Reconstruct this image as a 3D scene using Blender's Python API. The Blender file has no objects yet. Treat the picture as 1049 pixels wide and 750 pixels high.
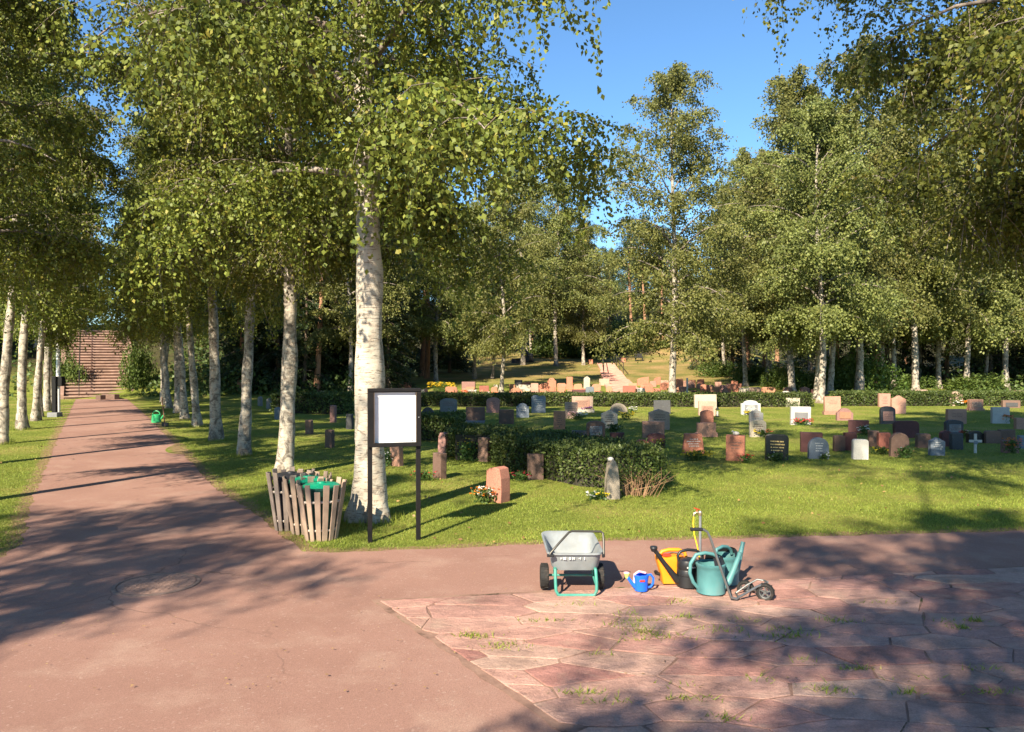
import bpy, bmesh, math, random
import numpy as np
from mathutils import Vector, Matrix

random.seed(7)
S = bpy.context.scene
COL = S.collection
R = math.radians
F, CX, HZ, EYE = 790.0, 524.5, 370.0, 2.0        # focal length and horizon as measured on the photograph

# ------------------------------------------------------------------ terrain
def pw(v, pts):
    return np.interp(v, [p[0] for p in pts], [p[1] for p in pts])
def sm(v, a, b):
    t = np.clip((np.asarray(v, float) - a) / (b - a), 0, 1)
    return t * t * (3 - 2 * t)
def height(X, Y):
    X = np.asarray(X, float); Y = np.asarray(Y, float)
    a = pw(Y, [(35, 0), (45, .32), (55, .75), (72, 2.0), (84, 2.7), (130, 5)])
    a = a * (1 - .55 * sm(X, 20, 32)) * sm(X, -19, -11) + 9 * sm(Y, 96, 150)
    L = pw(Y, [(41.2, 0), (50, 3.5), (70, 4.4), (130, 7)]) * (1 - sm(X, -19.6, -11))
    m = 2.1 * sm(Y, 66, 84) * np.exp(-((X - 18) / 7.5) ** 2)
    bump = .05 * np.sin(X * .31 + 1.3) * np.sin(Y * .27) * sm(Y, 14, 22) * (1 - sm(-X, 6, 9) * (1 - sm(Y, 42, 46)))
    return np.maximum(a, L) + m + bump
def hz(x, y): return float(height(x, y))
def at(px, py):
    """ground point seen at a position measured on the photograph"""
    dx, dz = (px - CX) / F, (HZ - py) / F
    Y = np.arange(3, 150, .04)
    d = EYE + dz * Y - height(dx * Y, Y)
    k = int(np.argmax(d <= 0)) if (d <= 0).any() else len(Y) - 1
    y = float(Y[k]); x = dx * y
    return Vector((x, y, hz(x, y)))

# ------------------------------------------------------------------ object helpers
def setp(o, label=None, cat=None, group=None, kind=None):
    for k, v in (('label', label), ('category', cat), ('group', group), ('kind', kind)):
        if v: o[k] = v
    return o
def thing(name, label, cat, loc=(0, 0, 0), rz=0., group=None):
    o = bpy.data.objects.new(name, None); COL.objects.link(o)
    o.empty_display_size = .1
    o.location = loc; o.rotation_euler = (0, 0, rz)
    return setp(o, label, cat, group)
def link(name, me, mat, parent=None):
    if mat is not None and not me.materials: me.materials.append(mat)
    o = bpy.data.objects.new(name, me); COL.objects.link(o)
    if parent is not None: o.parent = parent
    return o
def np_mesh(name, V, Fc, smooth=False):
    """V (n,3), Fc (m,k) all faces with k corners"""
    V = np.asarray(V, np.float32); Fc = np.asarray(Fc, np.int32)
    me = bpy.data.meshes.new(name)
    m, k = Fc.shape
    me.vertices.add(len(V)); me.vertices.foreach_set('co', V.ravel())
    me.loops.add(m * k); me.loops.foreach_set('vertex_index', Fc.ravel())
    me.polygons.add(m)
    me.polygons.foreach_set('loop_start', np.arange(0, m * k, k, dtype=np.int32))
    if smooth: me.polygons.foreach_set('use_smooth', np.ones(m, bool))
    me.update(calc_edges=True)
    return me
class MB:
    """collects shapes for ONE mesh"""
    def __init__(s): s.v = []; s.f = []
    def add(s, vs, fs):
        n = len(s.v); s.v += [tuple(v) for v in vs]; s.f += [tuple(i + n for i in f) for f in fs]
        return s
    def box(s, c, d, rz=0., rx=0., ry=0., bev=0.):
        bm = bmesh.new(); bmesh.ops.create_cube(bm, size=1)
        bmesh.ops.scale(bm, vec=Vector(d), verts=bm.verts)
        if bev: bmesh.ops.bevel(bm, geom=bm.edges[:], offset=bev, segments=2, profile=.6, affect='EDGES')
        M = Matrix.Translation(Vector(c)) @ Matrix.Rotation(rz, 4, 'Z') @ Matrix.Rotation(ry, 4, 'Y') @ Matrix.Rotation(rx, 4, 'X')
        bmesh.ops.transform(bm, matrix=M, verts=bm.verts)
        bm.verts.index_update()
        s.add([v.co for v in bm.verts], [[v.index for v in f.verts] for f in bm.faces]); bm.free()
        return s
    def tube(s, pts, r, n=8, cap=True, closed=False):
        pts = [Vector(p) for p in pts]; m = len(pts)
        rr = r if isinstance(r, (list, tuple, np.ndarray)) else [r] * m
        vs = []; up = None
        for i, p in enumerate(pts):
            if closed: d = pts[(i + 1) % m] - pts[i - 1]
            else: d = pts[min(i + 1, m - 1)] - pts[max(i - 1, 0)]
            d.normalize()
            if up is None:
                up = Vector((0, 0, 1)) if abs(d.z) < .9 else Vector((1, 0, 0))
            a = d.cross(up); a.normalize(); b = a.cross(d); up = b
            for k in range(n):
                t = 2 * math.pi * k / n
                vs.append(p + (a * math.cos(t) + b * math.sin(t)) * rr[i])
        fs = []
        for i in range(m if closed else m - 1):
            j = (i + 1) % m
            for k in range(n):
                k2 = (k + 1) % n
                fs.append((i * n + k, i * n + k2, j * n + k2, j * n + k))
        if cap and not closed:
            fs.append(tuple(reversed(range(n)))); fs.append(tuple((m - 1) * n + k for k in range(n)))
        return s.add(vs, fs)
    def lathe(s, prof, c=(0, 0, 0), n=28, sx=1., sy=1., axis='Z', cap=True):
        vs = []
        for r, z in prof:
            for k in range(n):
                t = 2 * math.pi * k / n
                x, y = r * math.cos(t) * sx, r * math.sin(t) * sy
                p = (x, y, z) if axis == 'Z' else ((z, x, y) if axis == 'X' else (x, z, y))
                vs.append((c[0] + p[0], c[1] + p[1], c[2] + p[2]))
        fs = []
        for i in range(len(prof) - 1):
            for k in range(n):
                k2 = (k + 1) % n
                fs.append((i * n + k, i * n + k2, (i + 1) * n + k2, (i + 1) * n + k))
        if cap:
            fs.append(tuple(reversed(range(n)))); fs.append(tuple((len(prof) - 1) * n + k for k in range(n)))
        return s.add(vs, fs)
    def build(s, name, mat, parent=None, smooth=False, bev=0., bseg=2):
        me = bpy.data.meshes.new(name); me.from_pydata(s.v, [], s.f)
        bm = bmesh.new(); bm.from_mesh(me)
        bmesh.ops.recalc_face_normals(bm, faces=bm.faces[:])
        if bev:
            eds = [e for e in bm.edges if len(e.link_faces) == 2 and e.calc_face_angle(0) > .5]
            bmesh.ops.bevel(bm, geom=eds, offset=bev, segments=bseg, profile=.6, affect='EDGES')
        bm.to_mesh(me); bm.free()
        if smooth:
            for p in me.polygons: p.use_smooth = True
            try: me.set_sharp_from_angle(angle=R(38))
            except Exception: pass
        return link(name, me, mat, parent)
def copy_tree(o, parent=None):
    c = o.copy(); COL.objects.link(c)
    if parent is not None: c.parent = parent
    for ch in list(o.children): copy_tree(ch, c)
    return c

# ------------------------------------------------------------------ materials
class NT:
    def __init__(s, name):
        s.m = bpy.data.materials.new(name); s.m.use_nodes = True
        s.t = s.m.node_tree; s.t.nodes.clear()
        s.out = s.n('ShaderNodeOutputMaterial')
    def n(s, t, **kw):
        nd = s.t.nodes.new(t)
        for k, v in kw.items(): setattr(nd, k, v)
        return nd
    def l(s, a, b): s.t.links.new(a, b)
    def put(s, sock, v):
        if hasattr(v, 'is_output'): s.l(v, sock)
        elif isinstance(v, (tuple, list)) and len(v) == 3 and len(getattr(sock, 'default_value', (0, 0, 0))) == 4: sock.default_value = (*v, 1)
        else: sock.default_value = v
    def coord(s, kind='Object', scale=None):
        o = s.n('ShaderNodeTexCoord').outputs[kind] if kind != 'Pos' else s.n('ShaderNodeNewGeometry').outputs['Position']
        if scale is None: return o
        mp = s.n('ShaderNodeMapping'); s.l(o, mp.inputs['Vector'])
        mp.inputs['Scale'].default_value = scale if isinstance(scale, (tuple, list)) else (scale,) * 3
        return mp.outputs[0]
    def noise(s, vec, scale, detail=4, rough=.55, dist=0.):
        nd = s.n('ShaderNodeTexNoise'); s.l(vec, nd.inputs['Vector'])
        nd.inputs['Scale'].default_value = scale; nd.inputs['Detail'].default_value = detail
        nd.inputs['Roughness'].default_value = rough; nd.inputs['Distortion'].default_value = dist
        return nd.outputs['Fac']
    def ramp(s, fac, stops):
        nd = s.n('ShaderNodeValToRGB'); s.l(fac, nd.inputs[0]); e = nd.color_ramp.elements
        while len(e) < len(stops): e.new(.5)
        for i, (p, c) in enumerate(stops):
            e[i].position = p; c = (c, c, c) if not isinstance(c, (tuple, list)) else c
            e[i].color = (*c, 1)
        return nd.outputs[0]
    def mix(s, fac, a, b, mode='MIX'):
        nd = s.n('ShaderNodeMix', data_type='RGBA', blend_type=mode)
        s.put(nd.inputs[0], fac); s.put(nd.inputs[6], a); s.put(nd.inputs[7], b)
        return nd.outputs[2]
    def math(s, op, a, b=0.):
        nd = s.n('ShaderNodeMath', operation=op); s.put(nd.inputs[0], a); s.put(nd.inputs[1], b)
        return nd.outputs[0]
    def bump(s, h, strength=.3, dist=.01):
        nd = s.n('ShaderNodeBump'); s.l(h, nd.inputs['Height'])
        nd.inputs['Strength'].default_value = strength; nd.inputs['Distance'].default_value = dist
        return nd.outputs[0]
    def bsdf(s, col, rough=.7, metal=0., nrm=None, spec=.4):
        nd = s.n('ShaderNodeBsdfPrincipled')
        s.put(nd.inputs['Base Color'], col); s.put(nd.inputs['Roughness'], rough); s.put(nd.inputs['Metallic'], metal)
        nd.inputs['Specular IOR Level'].default_value = spec
        if nrm is not None: s.l(nrm, nd.inputs['Normal'])
        return nd
    def done(s, sh):
        s.l(sh.outputs[0] if hasattr(sh, 'outputs') else sh, s.out.inputs[0]); return s.m
def sc(c, k): return tuple(min(1, x * k) for x in c)

def mat_plain(name, c, rough=.55, metal=0., var=.18, scale=9., grime=None, bump=.12, spec=.4):
    t = NT(name); co = t.coord('Object')
    f = t.noise(co, scale, 5); col = t.ramp(f, [(.3, sc(c, 1 - var)), (.7, sc(c, 1 + var))])
    if grime:
        g = t.ramp(t.noise(co, scale * .6, 6, .65), [(.5, 0.), (.68, 1.)])
        col = t.mix(t.math('MULTIPLY', g, .55), col, grime)
    return t.done(t.bsdf(col, rough, metal, t.bump(t.noise(co, scale * 8, 3), bump, .004), spec))
def mat_stone(name, c, rough=.75, speck=.28):
    t = NT(name); co = t.coord('Object')
    ro = t.n('ShaderNodeObjectInfo').outputs['Random']
    ad = t.n('ShaderNodeVectorMath', operation='ADD'); t.l(co, ad.inputs[0])
    cb = t.n('ShaderNodeCombineXYZ'); t.put(cb.inputs[0], t.math('MULTIPLY', ro, 37.)); t.put(cb.inputs[1], t.math('MULTIPLY', ro, 11.)); t.l(cb.outputs[0], ad.inputs[1])
    v = ad.outputs[0]
    f = t.noise(v, 70, 3, .7)
    col = t.ramp(f, [(.33, sc(c, 1 - speck)), (.5, c), (.68, sc(c, 1 + speck))])
    st = t.ramp(t.noise(v, 3.2, 7, .65), [(.42, 0.), (.75, 1.)])
    col = t.mix(t.math('MULTIPLY', st, .45), col, sc(c, .5))
    li = t.ramp(t.noise(v, 13, 6, .7), [(.62, 0.), (.7, 1.)])
    col = t.mix(t.math('MULTIPLY', li, .35), col, (.34, .33, .26))
    hs = t.n('ShaderNodeHueSaturation'); t.l(col, hs.inputs['Color'])
    t.put(hs.inputs['Value'], t.math('ADD', t.math('MULTIPLY', ro, .35), .83))
    return t.done(t.bsdf(hs.outputs[0], rough, 0, t.bump(t.noise(v, 45, 5, .7), .35, .006)))
def mat_leaf(name, dark, light, extra, trans=.31, rough=.55):
    t = NT(name)
    g = t.n('ShaderNodeNewGeometry'); ri = g.outputs['Random Per Island']
    ro = t.n('ShaderNodeObjectInfo').outputs['Random']
    col = t.ramp(ri, [(0., dark), (.55, light), (.9, sc(light, 1.12)), (1., extra)])
    big = t.ramp(t.noise(t.coord('Object'), .9, 3), [(.35, .78), (.68, 1.18)])
    col = t.mix(1., col, big, 'MULTIPLY')
    hs = t.n('ShaderNodeHueSaturation'); t.l(col, hs.inputs['Color'])
    t.put(hs.inputs['Hue'], t.math('ADD', t.math('MULTIPLY', ro, .03), .485))
    t.put(hs.inputs['Value'], t.math('ADD', t.math('MULTIPLY', ro, .3), .85))
    b = t.bsdf(hs.outputs[0], rough, 0, None, .35)
    tr = t.n('ShaderNodeBsdfTranslucent'); t.put(tr.inputs[0], t.mix(.5, hs.outputs[0], sc(light, 1.5)))
    mx = t.n('ShaderNodeMixShader'); mx.inputs[0].default_value = trans
    t.l(b.outputs[0], mx.inputs[1]); t.l(tr.outputs[0], mx.inputs[2])
    return t.done(mx)
def mat_birch(name, white=(.46, .41, .335), lt=.57, pt=.462, lk=.6):
    t = NT(name); co = t.coord('Object')
    ro = t.n('ShaderNodeObjectInfo').outputs['Random']
    ad = t.n('ShaderNodeVectorMath', operation='ADD'); t.l(co, ad.inputs[0])
    cb = t.n('ShaderNodeCombineXYZ'); t.put(cb.inputs[2], t.math('MULTIPLY', ro, 53.)); t.l(cb.outputs[0], ad.inputs[1])
    def mp(scale):
        m = t.n('ShaderNodeMapping'); t.l(ad.outputs[0], m.inputs['Vector']); m.inputs['Scale'].default_value = scale; return m.outputs[0]
    base = t.ramp(t.noise(mp((4, 4, 3)), 1., 5), [(.3, sc(white, .78)), (.65, white)])
    base = t.mix(t.ramp(t.noise(mp((7, 7, 14)), 1., 4), [(.52, 0.), (.72, .55)]), base, (.52, .36, .25))
    len_ = t.ramp(t.noise(mp((8, 8, 62)), 1., 3, .6), [(lt, 0.), (lt + .06, 1.)])          # thin horizontal lenticels
    col = t.mix(t.math('MULTIPLY', len_, lk), base, (.10, .075, .06))
    pat = t.ramp(t.noise(mp((5.5, 5.5, 5)), 1., 8, .74, .9), [(pt, 0.), (pt + .12, 1.)])  # black rough patches
    col = t.mix(t.math('MULTIPLY', pat, .85), col, (.075, .06, .05))
    sx = t.n('ShaderNodeSeparateXYZ'); t.l(co, sx.inputs[0])
    low = t.ramp(t.math('ADD', t.math('MULTIPLY', sx.outputs[2], 1.1), t.math('MULTIPLY', t.noise(mp((6, 6, 4)), 1., 5), 1.6)), [(.72, 1.), (1.2, 0.)])
    col = t.mix(t.math('MULTIPLY', low, .8), col, (.16, .12, .085))
    h = t.math('SUBTRACT', t.noise(mp((9, 9, 20)), 1., 6), t.math('MULTIPLY', t.math('ADD', pat, len_), .4))
    return t.done(t.bsdf(col, .75, 0, t.bump(h, .5, .02), .25))
def mat_bark(name, c, c2):
    t = NT(name); co = t.coord('Object', (9, 9, 1.6))
    f = t.noise(co, 1.2, 6, .65)
    col = t.ramp(f, [(.35, c), (.65, c2)])
    return t.done(t.bsdf(col, .9, 0, t.bump(f, .7, .03), .2))

M = {}
PAL = dict(pink=(.50, .27, .205), salmon=(.50, .27, .19), peach=(.54, .37, .275), red=(.44, .15, .105), maroon=(.12, .045, .045),
           brown=(.20, .12, .09), grey=(.27, .27, .275), bluegrey=(.20, .235, .28), darkgrey=(.085, .085, .09), black=(.022, .02, .02),
           cream=(.58, .50, .395), white=(.68, .65, .60), tan=(.36, .30, .235), orange=(.56, .265, .155), rose=(.40, .21, .18), coral=(.60, .235, .145))
PAL['coralred'] = (.50, .21, .145)
for k, c in PAL.items():
    c = sc(c, .72)
    M['st_' + k] = mat_stone('granite ' + k, c, .3 if k in ('black',) else .72, .2 if k in ('white', 'cream') else .3)
M['gold'] = mat_plain('gilt letters', (.75, .52, .20), .45, .2)
M['pale'] = mat_plain('pale letters', (.62, .60, .56), .6)
M['ink'] = mat_plain('dark letters', (.16, .10, .08), .7)
M['birch_big'] = mat_birch('clean birch bark', (.50, .445, .36), .565, .535, .7)
M['birch'] = mat_birch('birch bark')
M['birch_grey'] = mat_birch('grey birch bark', (.50, .46, .41))
M['pine'] = mat_bark('pine bark', (.20, .105, .06), (.42, .235, .14))
M['sprucebark'] = mat_bark('spruce bark', (.09, .065, .05), (.20, .15, .11))
M['leaf'] = mat_leaf('birch leaves', (.062, .090, .014), (.178, .202, .033), (.30, .25, .05))
M['leaf_far'] = mat_leaf('birch leaves far', (.072, .090, .022), (.188, .200, .054), (.26, .23, .07))
M['needle'] = mat_leaf('conifer needles', (.018, .034, .012), (.040, .064, .020), (.06, .08, .025), .12)
M['shrub'] = mat_leaf('shrub leaves', (.050, .085, .016), (.105, .150, .028), (.15, .17, .03), .3)
M['hedge'] = mat_leaf('hedge leaves', (.035, .062, .015), (.085, .122, .028), (.13, .15, .035), .22)
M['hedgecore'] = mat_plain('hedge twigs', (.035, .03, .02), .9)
M['branch'] = mat_bark('branch bark', (.10, .075, .06), (.34, .29, .25))
M['twig'] = mat_plain('twigs', (.12, .075, .05), .85)
M['plant'] = mat_leaf('bedding leaves', (.035, .075, .018), (.08, .14, .03), (.12, .16, .04), .25)
# ------------------------------------------------------------------ foliage
def leaf_quads(rng, C, axis, ln, wd):
    """one pointed four-cornered leaf per centre"""
    n = len(C)
    axis = axis / (np.linalg.norm(axis, axis=1, keepdims=True) + 1e-9)
    rnd = rng.normal(size=(n, 3)); b = np.cross(axis, rnd); b /= (np.linalg.norm(b, axis=1, keepdims=True) + 1e-9)
    ln = (ln * rng.uniform(.5, 1.3, n))[:, None]; wd = (wd * rng.uniform(.8, 1.2, n))[:, None]
    V = np.stack([C, C + axis * ln * .42 + b * wd * .5, C + axis * ln, C + axis * ln * .42 - b * wd * .5], 1).reshape(-1, 3)
    return V, np.arange(4 * n).reshape(n, 4)
def taper_tube(mb, pts, r0, r1, n):
    m = len(pts); mb.tube(pts, [r0 + (r1 - r0) * i / (m - 1) for i in range(m)], n, cap=False)

def birch_meshes(seed, H, r0, cb, Rr, nprim=24, nsec=8, ntw=9, leaf=.07, lp_m=17, droop=1., lean=(0, 0), twigs=True,
                 fork=None, wob=.02, prof=None, sides=12, low_bias=1., flare=.55):
    rng = np.random.default_rng(seed)
    mb = MB(); K = 26
    zs = np.linspace(0, 1, K) ** 1.25 * H
    ph = rng.uniform(0, 6.28, 4)
    def tx(z):
        t = z / H
        return (lean[0] * t * H + wob * H * (math.sin(2.2 * t * 3 + ph[0]) - math.sin(ph[0])) * .5,
                lean[1] * t * H + wob * H * (math.sin(2.0 * t * 3 + ph[1]) - math.sin(ph[1])) * .5)
    def rad(z): return r0 * (max(0.02, 1 - z / H) ** .85) * (1 + flare * math.exp(-z / .28))
    zz = sorted(list(zs) + [.12, .3, .5] + [.75 + .3 * q + .013 for q in range(14)])
    vs = []; n = sides
    for z in zz:
        x, y = tx(z)
        for k in range(n):
            a = 2 * math.pi * k / n
            root = 1 + .22 * math.exp(-z / .25) * math.sin(a * 3 + ph[2]) + .045 * math.sin(a * 2 + z * 2.7 + ph[3]) + .03 * rng.normal()
            root += .08 * math.sin(z * 3.3 + ph[0]) * math.sin(a + z * 1.7) + .05 * math.sin(z * 5.1 + ph[2]) + .09 * max(0, math.sin(z * 2.1 + ph[1])) ** 6
            vs.append((x + rad(z) * root * math.cos(a), y + rad(z) * root * math.sin(a), z - (.12 if z == 0 else 0)))
    fs = [(i * n + k, i * n + (k + 1) % n, (i + 1) * n + (k + 1) % n, (i + 1) * n + k) for i in range(len(zz) - 1) for k in range(n)]
    mb.add(vs, fs); nft = len(mb.f)
    prof = prof or [(0, .72), (.18, 1.), (.42, .98), (.75, .62), (1, .22)]
    T0, TD, TL = [], [], []
    for i in range(nprim):
        t = ((i + rng.uniform(0, .8)) / nprim) ** low_bias
        z = cb + (H * .985 - cb) * t
        az = i * 2.39996 + rng.normal(0, .35)
        L = Rr * np.interp(t, [p[0] for p in prof], [p[1] for p in prof]) * rng.uniform(.8, 1.15)
        el = R(28 + 38 * t + rng.normal(0, 8)); p = np.array([*tx(z), z])
        pts = [p]; st = 7; s = L / st * 1.12
        for q in range(st):
            u = q / st
            e = el - (R(40) + R(26) * (1 - t)) * u ** 1.3 * droop; a = az + rng.normal(0, .13)
            p = p + s * np.array([math.cos(a) * math.cos(e), math.sin(a) * math.cos(e), math.sin(e)]); az = a * .6 + az * .4; pts.append(p)
        taper_tube(mb, pts, min(rad(z) * .55, .018 + L * .014), .006, 6)
        pts = np.array(pts)
        for j in range(nsec):
            u = rng.uniform(.07, 1.); f = u * st; k = min(int(f), st - 1); q0 = pts[k] + (pts[k + 1] - pts[k]) * (f - k)
            a2 = az + rng.choice([-1, 1]) * rng.uniform(.25, 1.25); e2 = R(rng.uniform(-22, 38)); l2 = L * (.16 + .32 * (1 - u * .55)) * rng.uniform(.6, 1.15)
            sp = [q0]; p2 = q0
            for q in range(4):
                e3 = e2 - R(24) * q * droop * .8
                p2 = p2 + l2 / 4 * np.array([math.cos(a2) * math.cos(e3), math.sin(a2) * math.cos(e3), math.sin(e3)]); sp.append(p2)
            if twigs: taper_tube(mb, sp, .009, .003, 3)
            sp = np.array(sp)
            for w in range(ntw):
                u2 = rng.uniform(.1, 1.) * 4; k2 = min(int(u2), 3)
                T0.append(sp[k2] + (sp[k2 + 1] - sp[k2]) * (u2 - k2))
                TD.append([rng.normal(0, .5), rng.normal(0, .5), -rng.uniform(.15, 1.) * droop + .25]); TL.append(rng.uniform(.22, .85) * (1.1 - .45 * t) * (Rr / 3.) ** .5)
    T0 = np.array(T0); TD = np.array(TD); TD /= np.linalg.norm(TD, axis=1, keepdims=True); TL = np.array(TL)
    nl = np.maximum(2, (TL * lp_m).astype(int)); idx = np.repeat(np.arange(len(T0)), nl)
    s = rng.uniform(.05, 1., len(idx)); Ls = (TL[idx] * s)[:, None]
    C = T0[idx] + TD[idx] * Ls + np.stack([0 * s, 0 * s, -droop * .35 * TL[idx] * s * s], 1) + rng.normal(0, leaf * .45, (len(idx), 3))
    ax = TD[idx] * .5 + np.array([0, 0, -.55 * droop]) + rng.normal(0, .6, (len(idx), 3))
    V, Q = leaf_quads(rng, C, ax, leaf, leaf * .78)
    if twigs:
        tv = []; tf = []
        for a, d, l in zip(T0[::2], TD[::2], TL[::2]):
            k = len(tv); e = a + d * l + np.array([0, 0, -.3 * l]); m_ = a + d * l * .5 + np.array([0, 0, -.08 * l])
            w = np.array([.0035, .0035, 0]); tv += [a - w, a + w, m_ + w, m_ - w, e + w * .4, e - w * .4]
            tf += [(k, k + 1, k + 2, k + 3), (k + 3, k + 2, k + 4, k + 5)]
        mb.add(tv, tf)
    bm_ = bpy.data.meshes.new('trunk'); bm_.from_pydata(mb.v, [], mb.f)
    bm_.polygons.foreach_set('use_smooth', np.ones(len(mb.f), bool)); bm_.polygons.foreach_set('material_index', (np.arange(len(mb.f)) >= nft).astype(np.int32))
    return bm_, np_mesh('crown', V, Q)

def conifer_meshes(seed, H, r0, cb, Rr, kind):
    rng = np.random.default_rng(seed); mb = MB()
    zs = np.linspace(0, H, 14); ph = rng.uniform(0, 6)
    pts = [(.012 * H * math.sin(z * .35 + ph), .012 * H * math.cos(z * .3 + ph), z) for z in zs]
    pts[0] = (*pts[0][:2], -.15)
    mb.tube(pts, [r0 * (1 - z / H) ** .8 * (1 + .35 * math.exp(-z / .4)) + .01 for z in zs], 9, cap=False)
    C, A = [], []
    nb = 64 if kind == 'spruce' else 30
    for i in range(nb):
        t = (i + rng.uniform(0, 1)) / nb; z = cb + (H - cb) * t; az = i * 2.4 + rng.normal(0, .3)
        x0 = np.interp(z, zs, [p[0] for p in pts]); y0 = np.interp(z, zs, [p[1] for p in pts])
        if kind == 'spruce': L = Rr * (1 - t) ** .8 * rng.uniform(.75, 1.15) + .25; el = R(-8 + 28 * t)
        else: L = Rr * np.interp(t, [0, .3, .7, 1], [.6, 1, .85, .3]) * rng.uniform(.7, 1.2); el = R(15 + 40 * t)
        p = np.array([x0, y0, z]); br = [p]
        for q in range(5):
            e = el - (R(12) * q if kind == 'spruce' else -R(5) * q) + (R(34) if kind == 'spruce' and q == 4 else 0)
            p = p + L / 5 * np.array([math.cos(az) * math.cos(e), math.sin(az) * math.cos(e), math.sin(e)]); br.append(p)
        taper_tube(mb, br, .012 + L * .012, .004, 4)
        br = np.array(br); m = int(L * (90 if kind == 'spruce' else 130))
        u = rng.uniform(.12 if kind == 'spruce' else .4, 1., m) * 5; k = np.minimum(u.astype(int), 4)
        c = br[k] + (br[k + 1] - br[k]) * (u - k)[:, None]
        side = np.array([-math.sin(az), math.cos(az), 0]); sg = rng.choice([-1, 1], m)[:, None]
        w = L * .42 * (1.05 - u / 5)[:, None] * rng.uniform(0, 1, (m, 1))
        if kind == 'spruce':
            c = c + side * sg * w + np.stack([rng.normal(0, .03, m), rng.normal(0, .03, m), -rng.uniform(0, .28, m)], 1)
            a = np.array([math.cos(az), math.sin(az), -.55]) * .6 + side * sg * .6 + rng.normal(0, .3, (m, 3))
        else:
            c = c + rng.normal(0, .26, (m, 3)); a = rng.normal(0, 1, (m, 3)) + np.array([0, 0, .6])
        C.append(c); A.append(a)
    C = np.concatenate(C); A = np.concatenate(A)
    V, Q = leaf_quads(rng, C, A, .30 if kind == 'spruce' else .26, .085 if kind == 'spruce' else .07)
    me = bpy.data.meshes.new('trunk'); me.from_pydata(mb.v, [], mb.f)
    for p_ in me.polygons: p_.use_smooth = True
    return me, np_mesh('crown', V, Q)

def shrub_mesh(seed, w, d, h, n, leaf, name='foliage'):
    """leaves over lobed mounds, denser towards the outside"""
    rng = np.random.default_rng(seed); lob = max(4, int(w * 4)); C = []
    for i in range(lob):
        cx, cy = rng.uniform(-w / 2, w / 2) * .75, rng.uniform(-d / 2, d / 2) * .75; rr = rng.uniform(.28, .45) * min(w, d, h * 1.6); hh = h * rng.uniform(.6, 1.)
        m = n // lob; v = rng.normal(size=(m, 3)); v /= np.linalg.norm(v, axis=1, keepdims=True); v[:, 2] = np.abs(v[:, 2])
        rad = rng.uniform(.25, 1., m)[:, None] ** .45
        C.append(np.array([cx, cy, 0]) + v * rad * np.array([rr * 1.2, rr * 1.2, hh]))
    C = np.concatenate(C); ax = rng.normal(0, .7, (len(C), 3)) + np.array([0, 0, .5])
    V, Q = leaf_quads(rng, C, ax, leaf, leaf * .6)
    return np_mesh(name, V, Q)

TREES = {}
def tree_kind(key, trunk_me, crown_me, tmat, lmat):
    trunk_me.materials.append(tmat); trunk_me.materials.append(M['branch']); crown_me.materials.append(lmat); TREES[key] = (trunk_me, crown_me)
def plant_tree(key, name, x, y, label, group=None, s=1., rz=None, cat='tree', sz=None, z=None):
    t = thing(name, label, cat, (x, y, (hz(x, y) if z is None else z) - .02), random.uniform(0, 6.28) if rz is None else rz, group)
    t.scale = (s, s, sz or s)
    link('trunk', TREES[key][0], None, t); link('crown', TREES[key][1], None, t)
    return t

B = M['birch']; LF = M['leaf']
tree_kind('big', *birch_meshes(3, 13.5, .195, 4.15, 3.75, 40, 15, 19, .061, 38, 1.1, (-.006, .012), wob=.008, low_bias=1.15, sides=20, flare=.5), M['birch_big'], LF)
tree_kind('near1', *birch_meshes(11, 13, .15, 3.6, 2.6, 34, 14, 17, .062, 36, 1.1, (.01, 0), wob=.015, low_bias=1.1), B, LF)
tree_kind('shade', *birch_meshes(12, 12.5, .16, 6.3, 2.6, 26, 11, 12, .10, 16, 1.0, wob=.01), B, LF)
tree_kind('tall', *birch_meshes(14, 24, .06, 12.5, 3.2, 26, 11, 12, .11, 15, 1.0, wob=.006), B, LF)
tree_kind('row1', *birch_meshes(21, 13, .125, 3.7, 2.3, 32, 12, 14, .08, 27, 1.0, (.0, .008), wob=.022), B, LF)
tree_kind('row2', *birch_meshes(22, 12, .12, 3.3, 2.2, 32, 12, 14, .08, 27, 1.1, (.008, 0), wob=.028), B, LF)
tree_kind('row3', *birch_meshes(23, 13.5, .135, 3.9, 2.4, 32, 12, 14, .08, 27, 1.0, (-.006, .0), wob=.024), B, LF)
FP = [(0, .85), (.2, 1.05), (.55, 1.), (.82, .62), (1, .25)]
tree_kind('far1', *birch_meshes(31, 15.5, .17, 3.0, 3.2, 46, 13, 12, .112, 17, 1.05, low_bias=1.3, wob=.012, twigs=False, prof=FP), B, M['leaf_far'])
tree_kind('far2', *birch_meshes(32, 15, .17, 4.0, 3.6, 44, 13, 12, .12, 17, 1.15, low_bias=1.25, wob=.02, twigs=False), B, M['leaf_far'])
tree_kind('far3', *birch_meshes(33, 14, .14, 3.3, 3.1, 42, 13, 12, .12, 17, 1.1, low_bias=1.2, wob=.025, twigs=False), B, M['leaf_far'])
tree_kind('far4', *birch_meshes(34, 16, .16, 4.6, 3.6, 44, 13, 12, .125, 17, 1.1, low_bias=1.2, wob=.018, twigs=False), B, M['leaf_far'])
tree_kind('spruce1', *conifer_meshes(41, 14, .17, .7, 2.7, 'spruce'), M['sprucebark'], M['needle'])
tree_kind('spruce2', *conifer_meshes(42, 11, .15, 1.0, 2.3, 'spruce'), M['sprucebark'], M['needle'])
tree_kind('pine1', *conifer_meshes(43, 15, .19, 7.5, 2.6, 'pine'), M['pine'], M['needle'])
tree_kind('pine2', *conifer_meshes(44, 16.5, .20, 6., 2.4, 'pine'), M['pine'], M['needle'])

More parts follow.
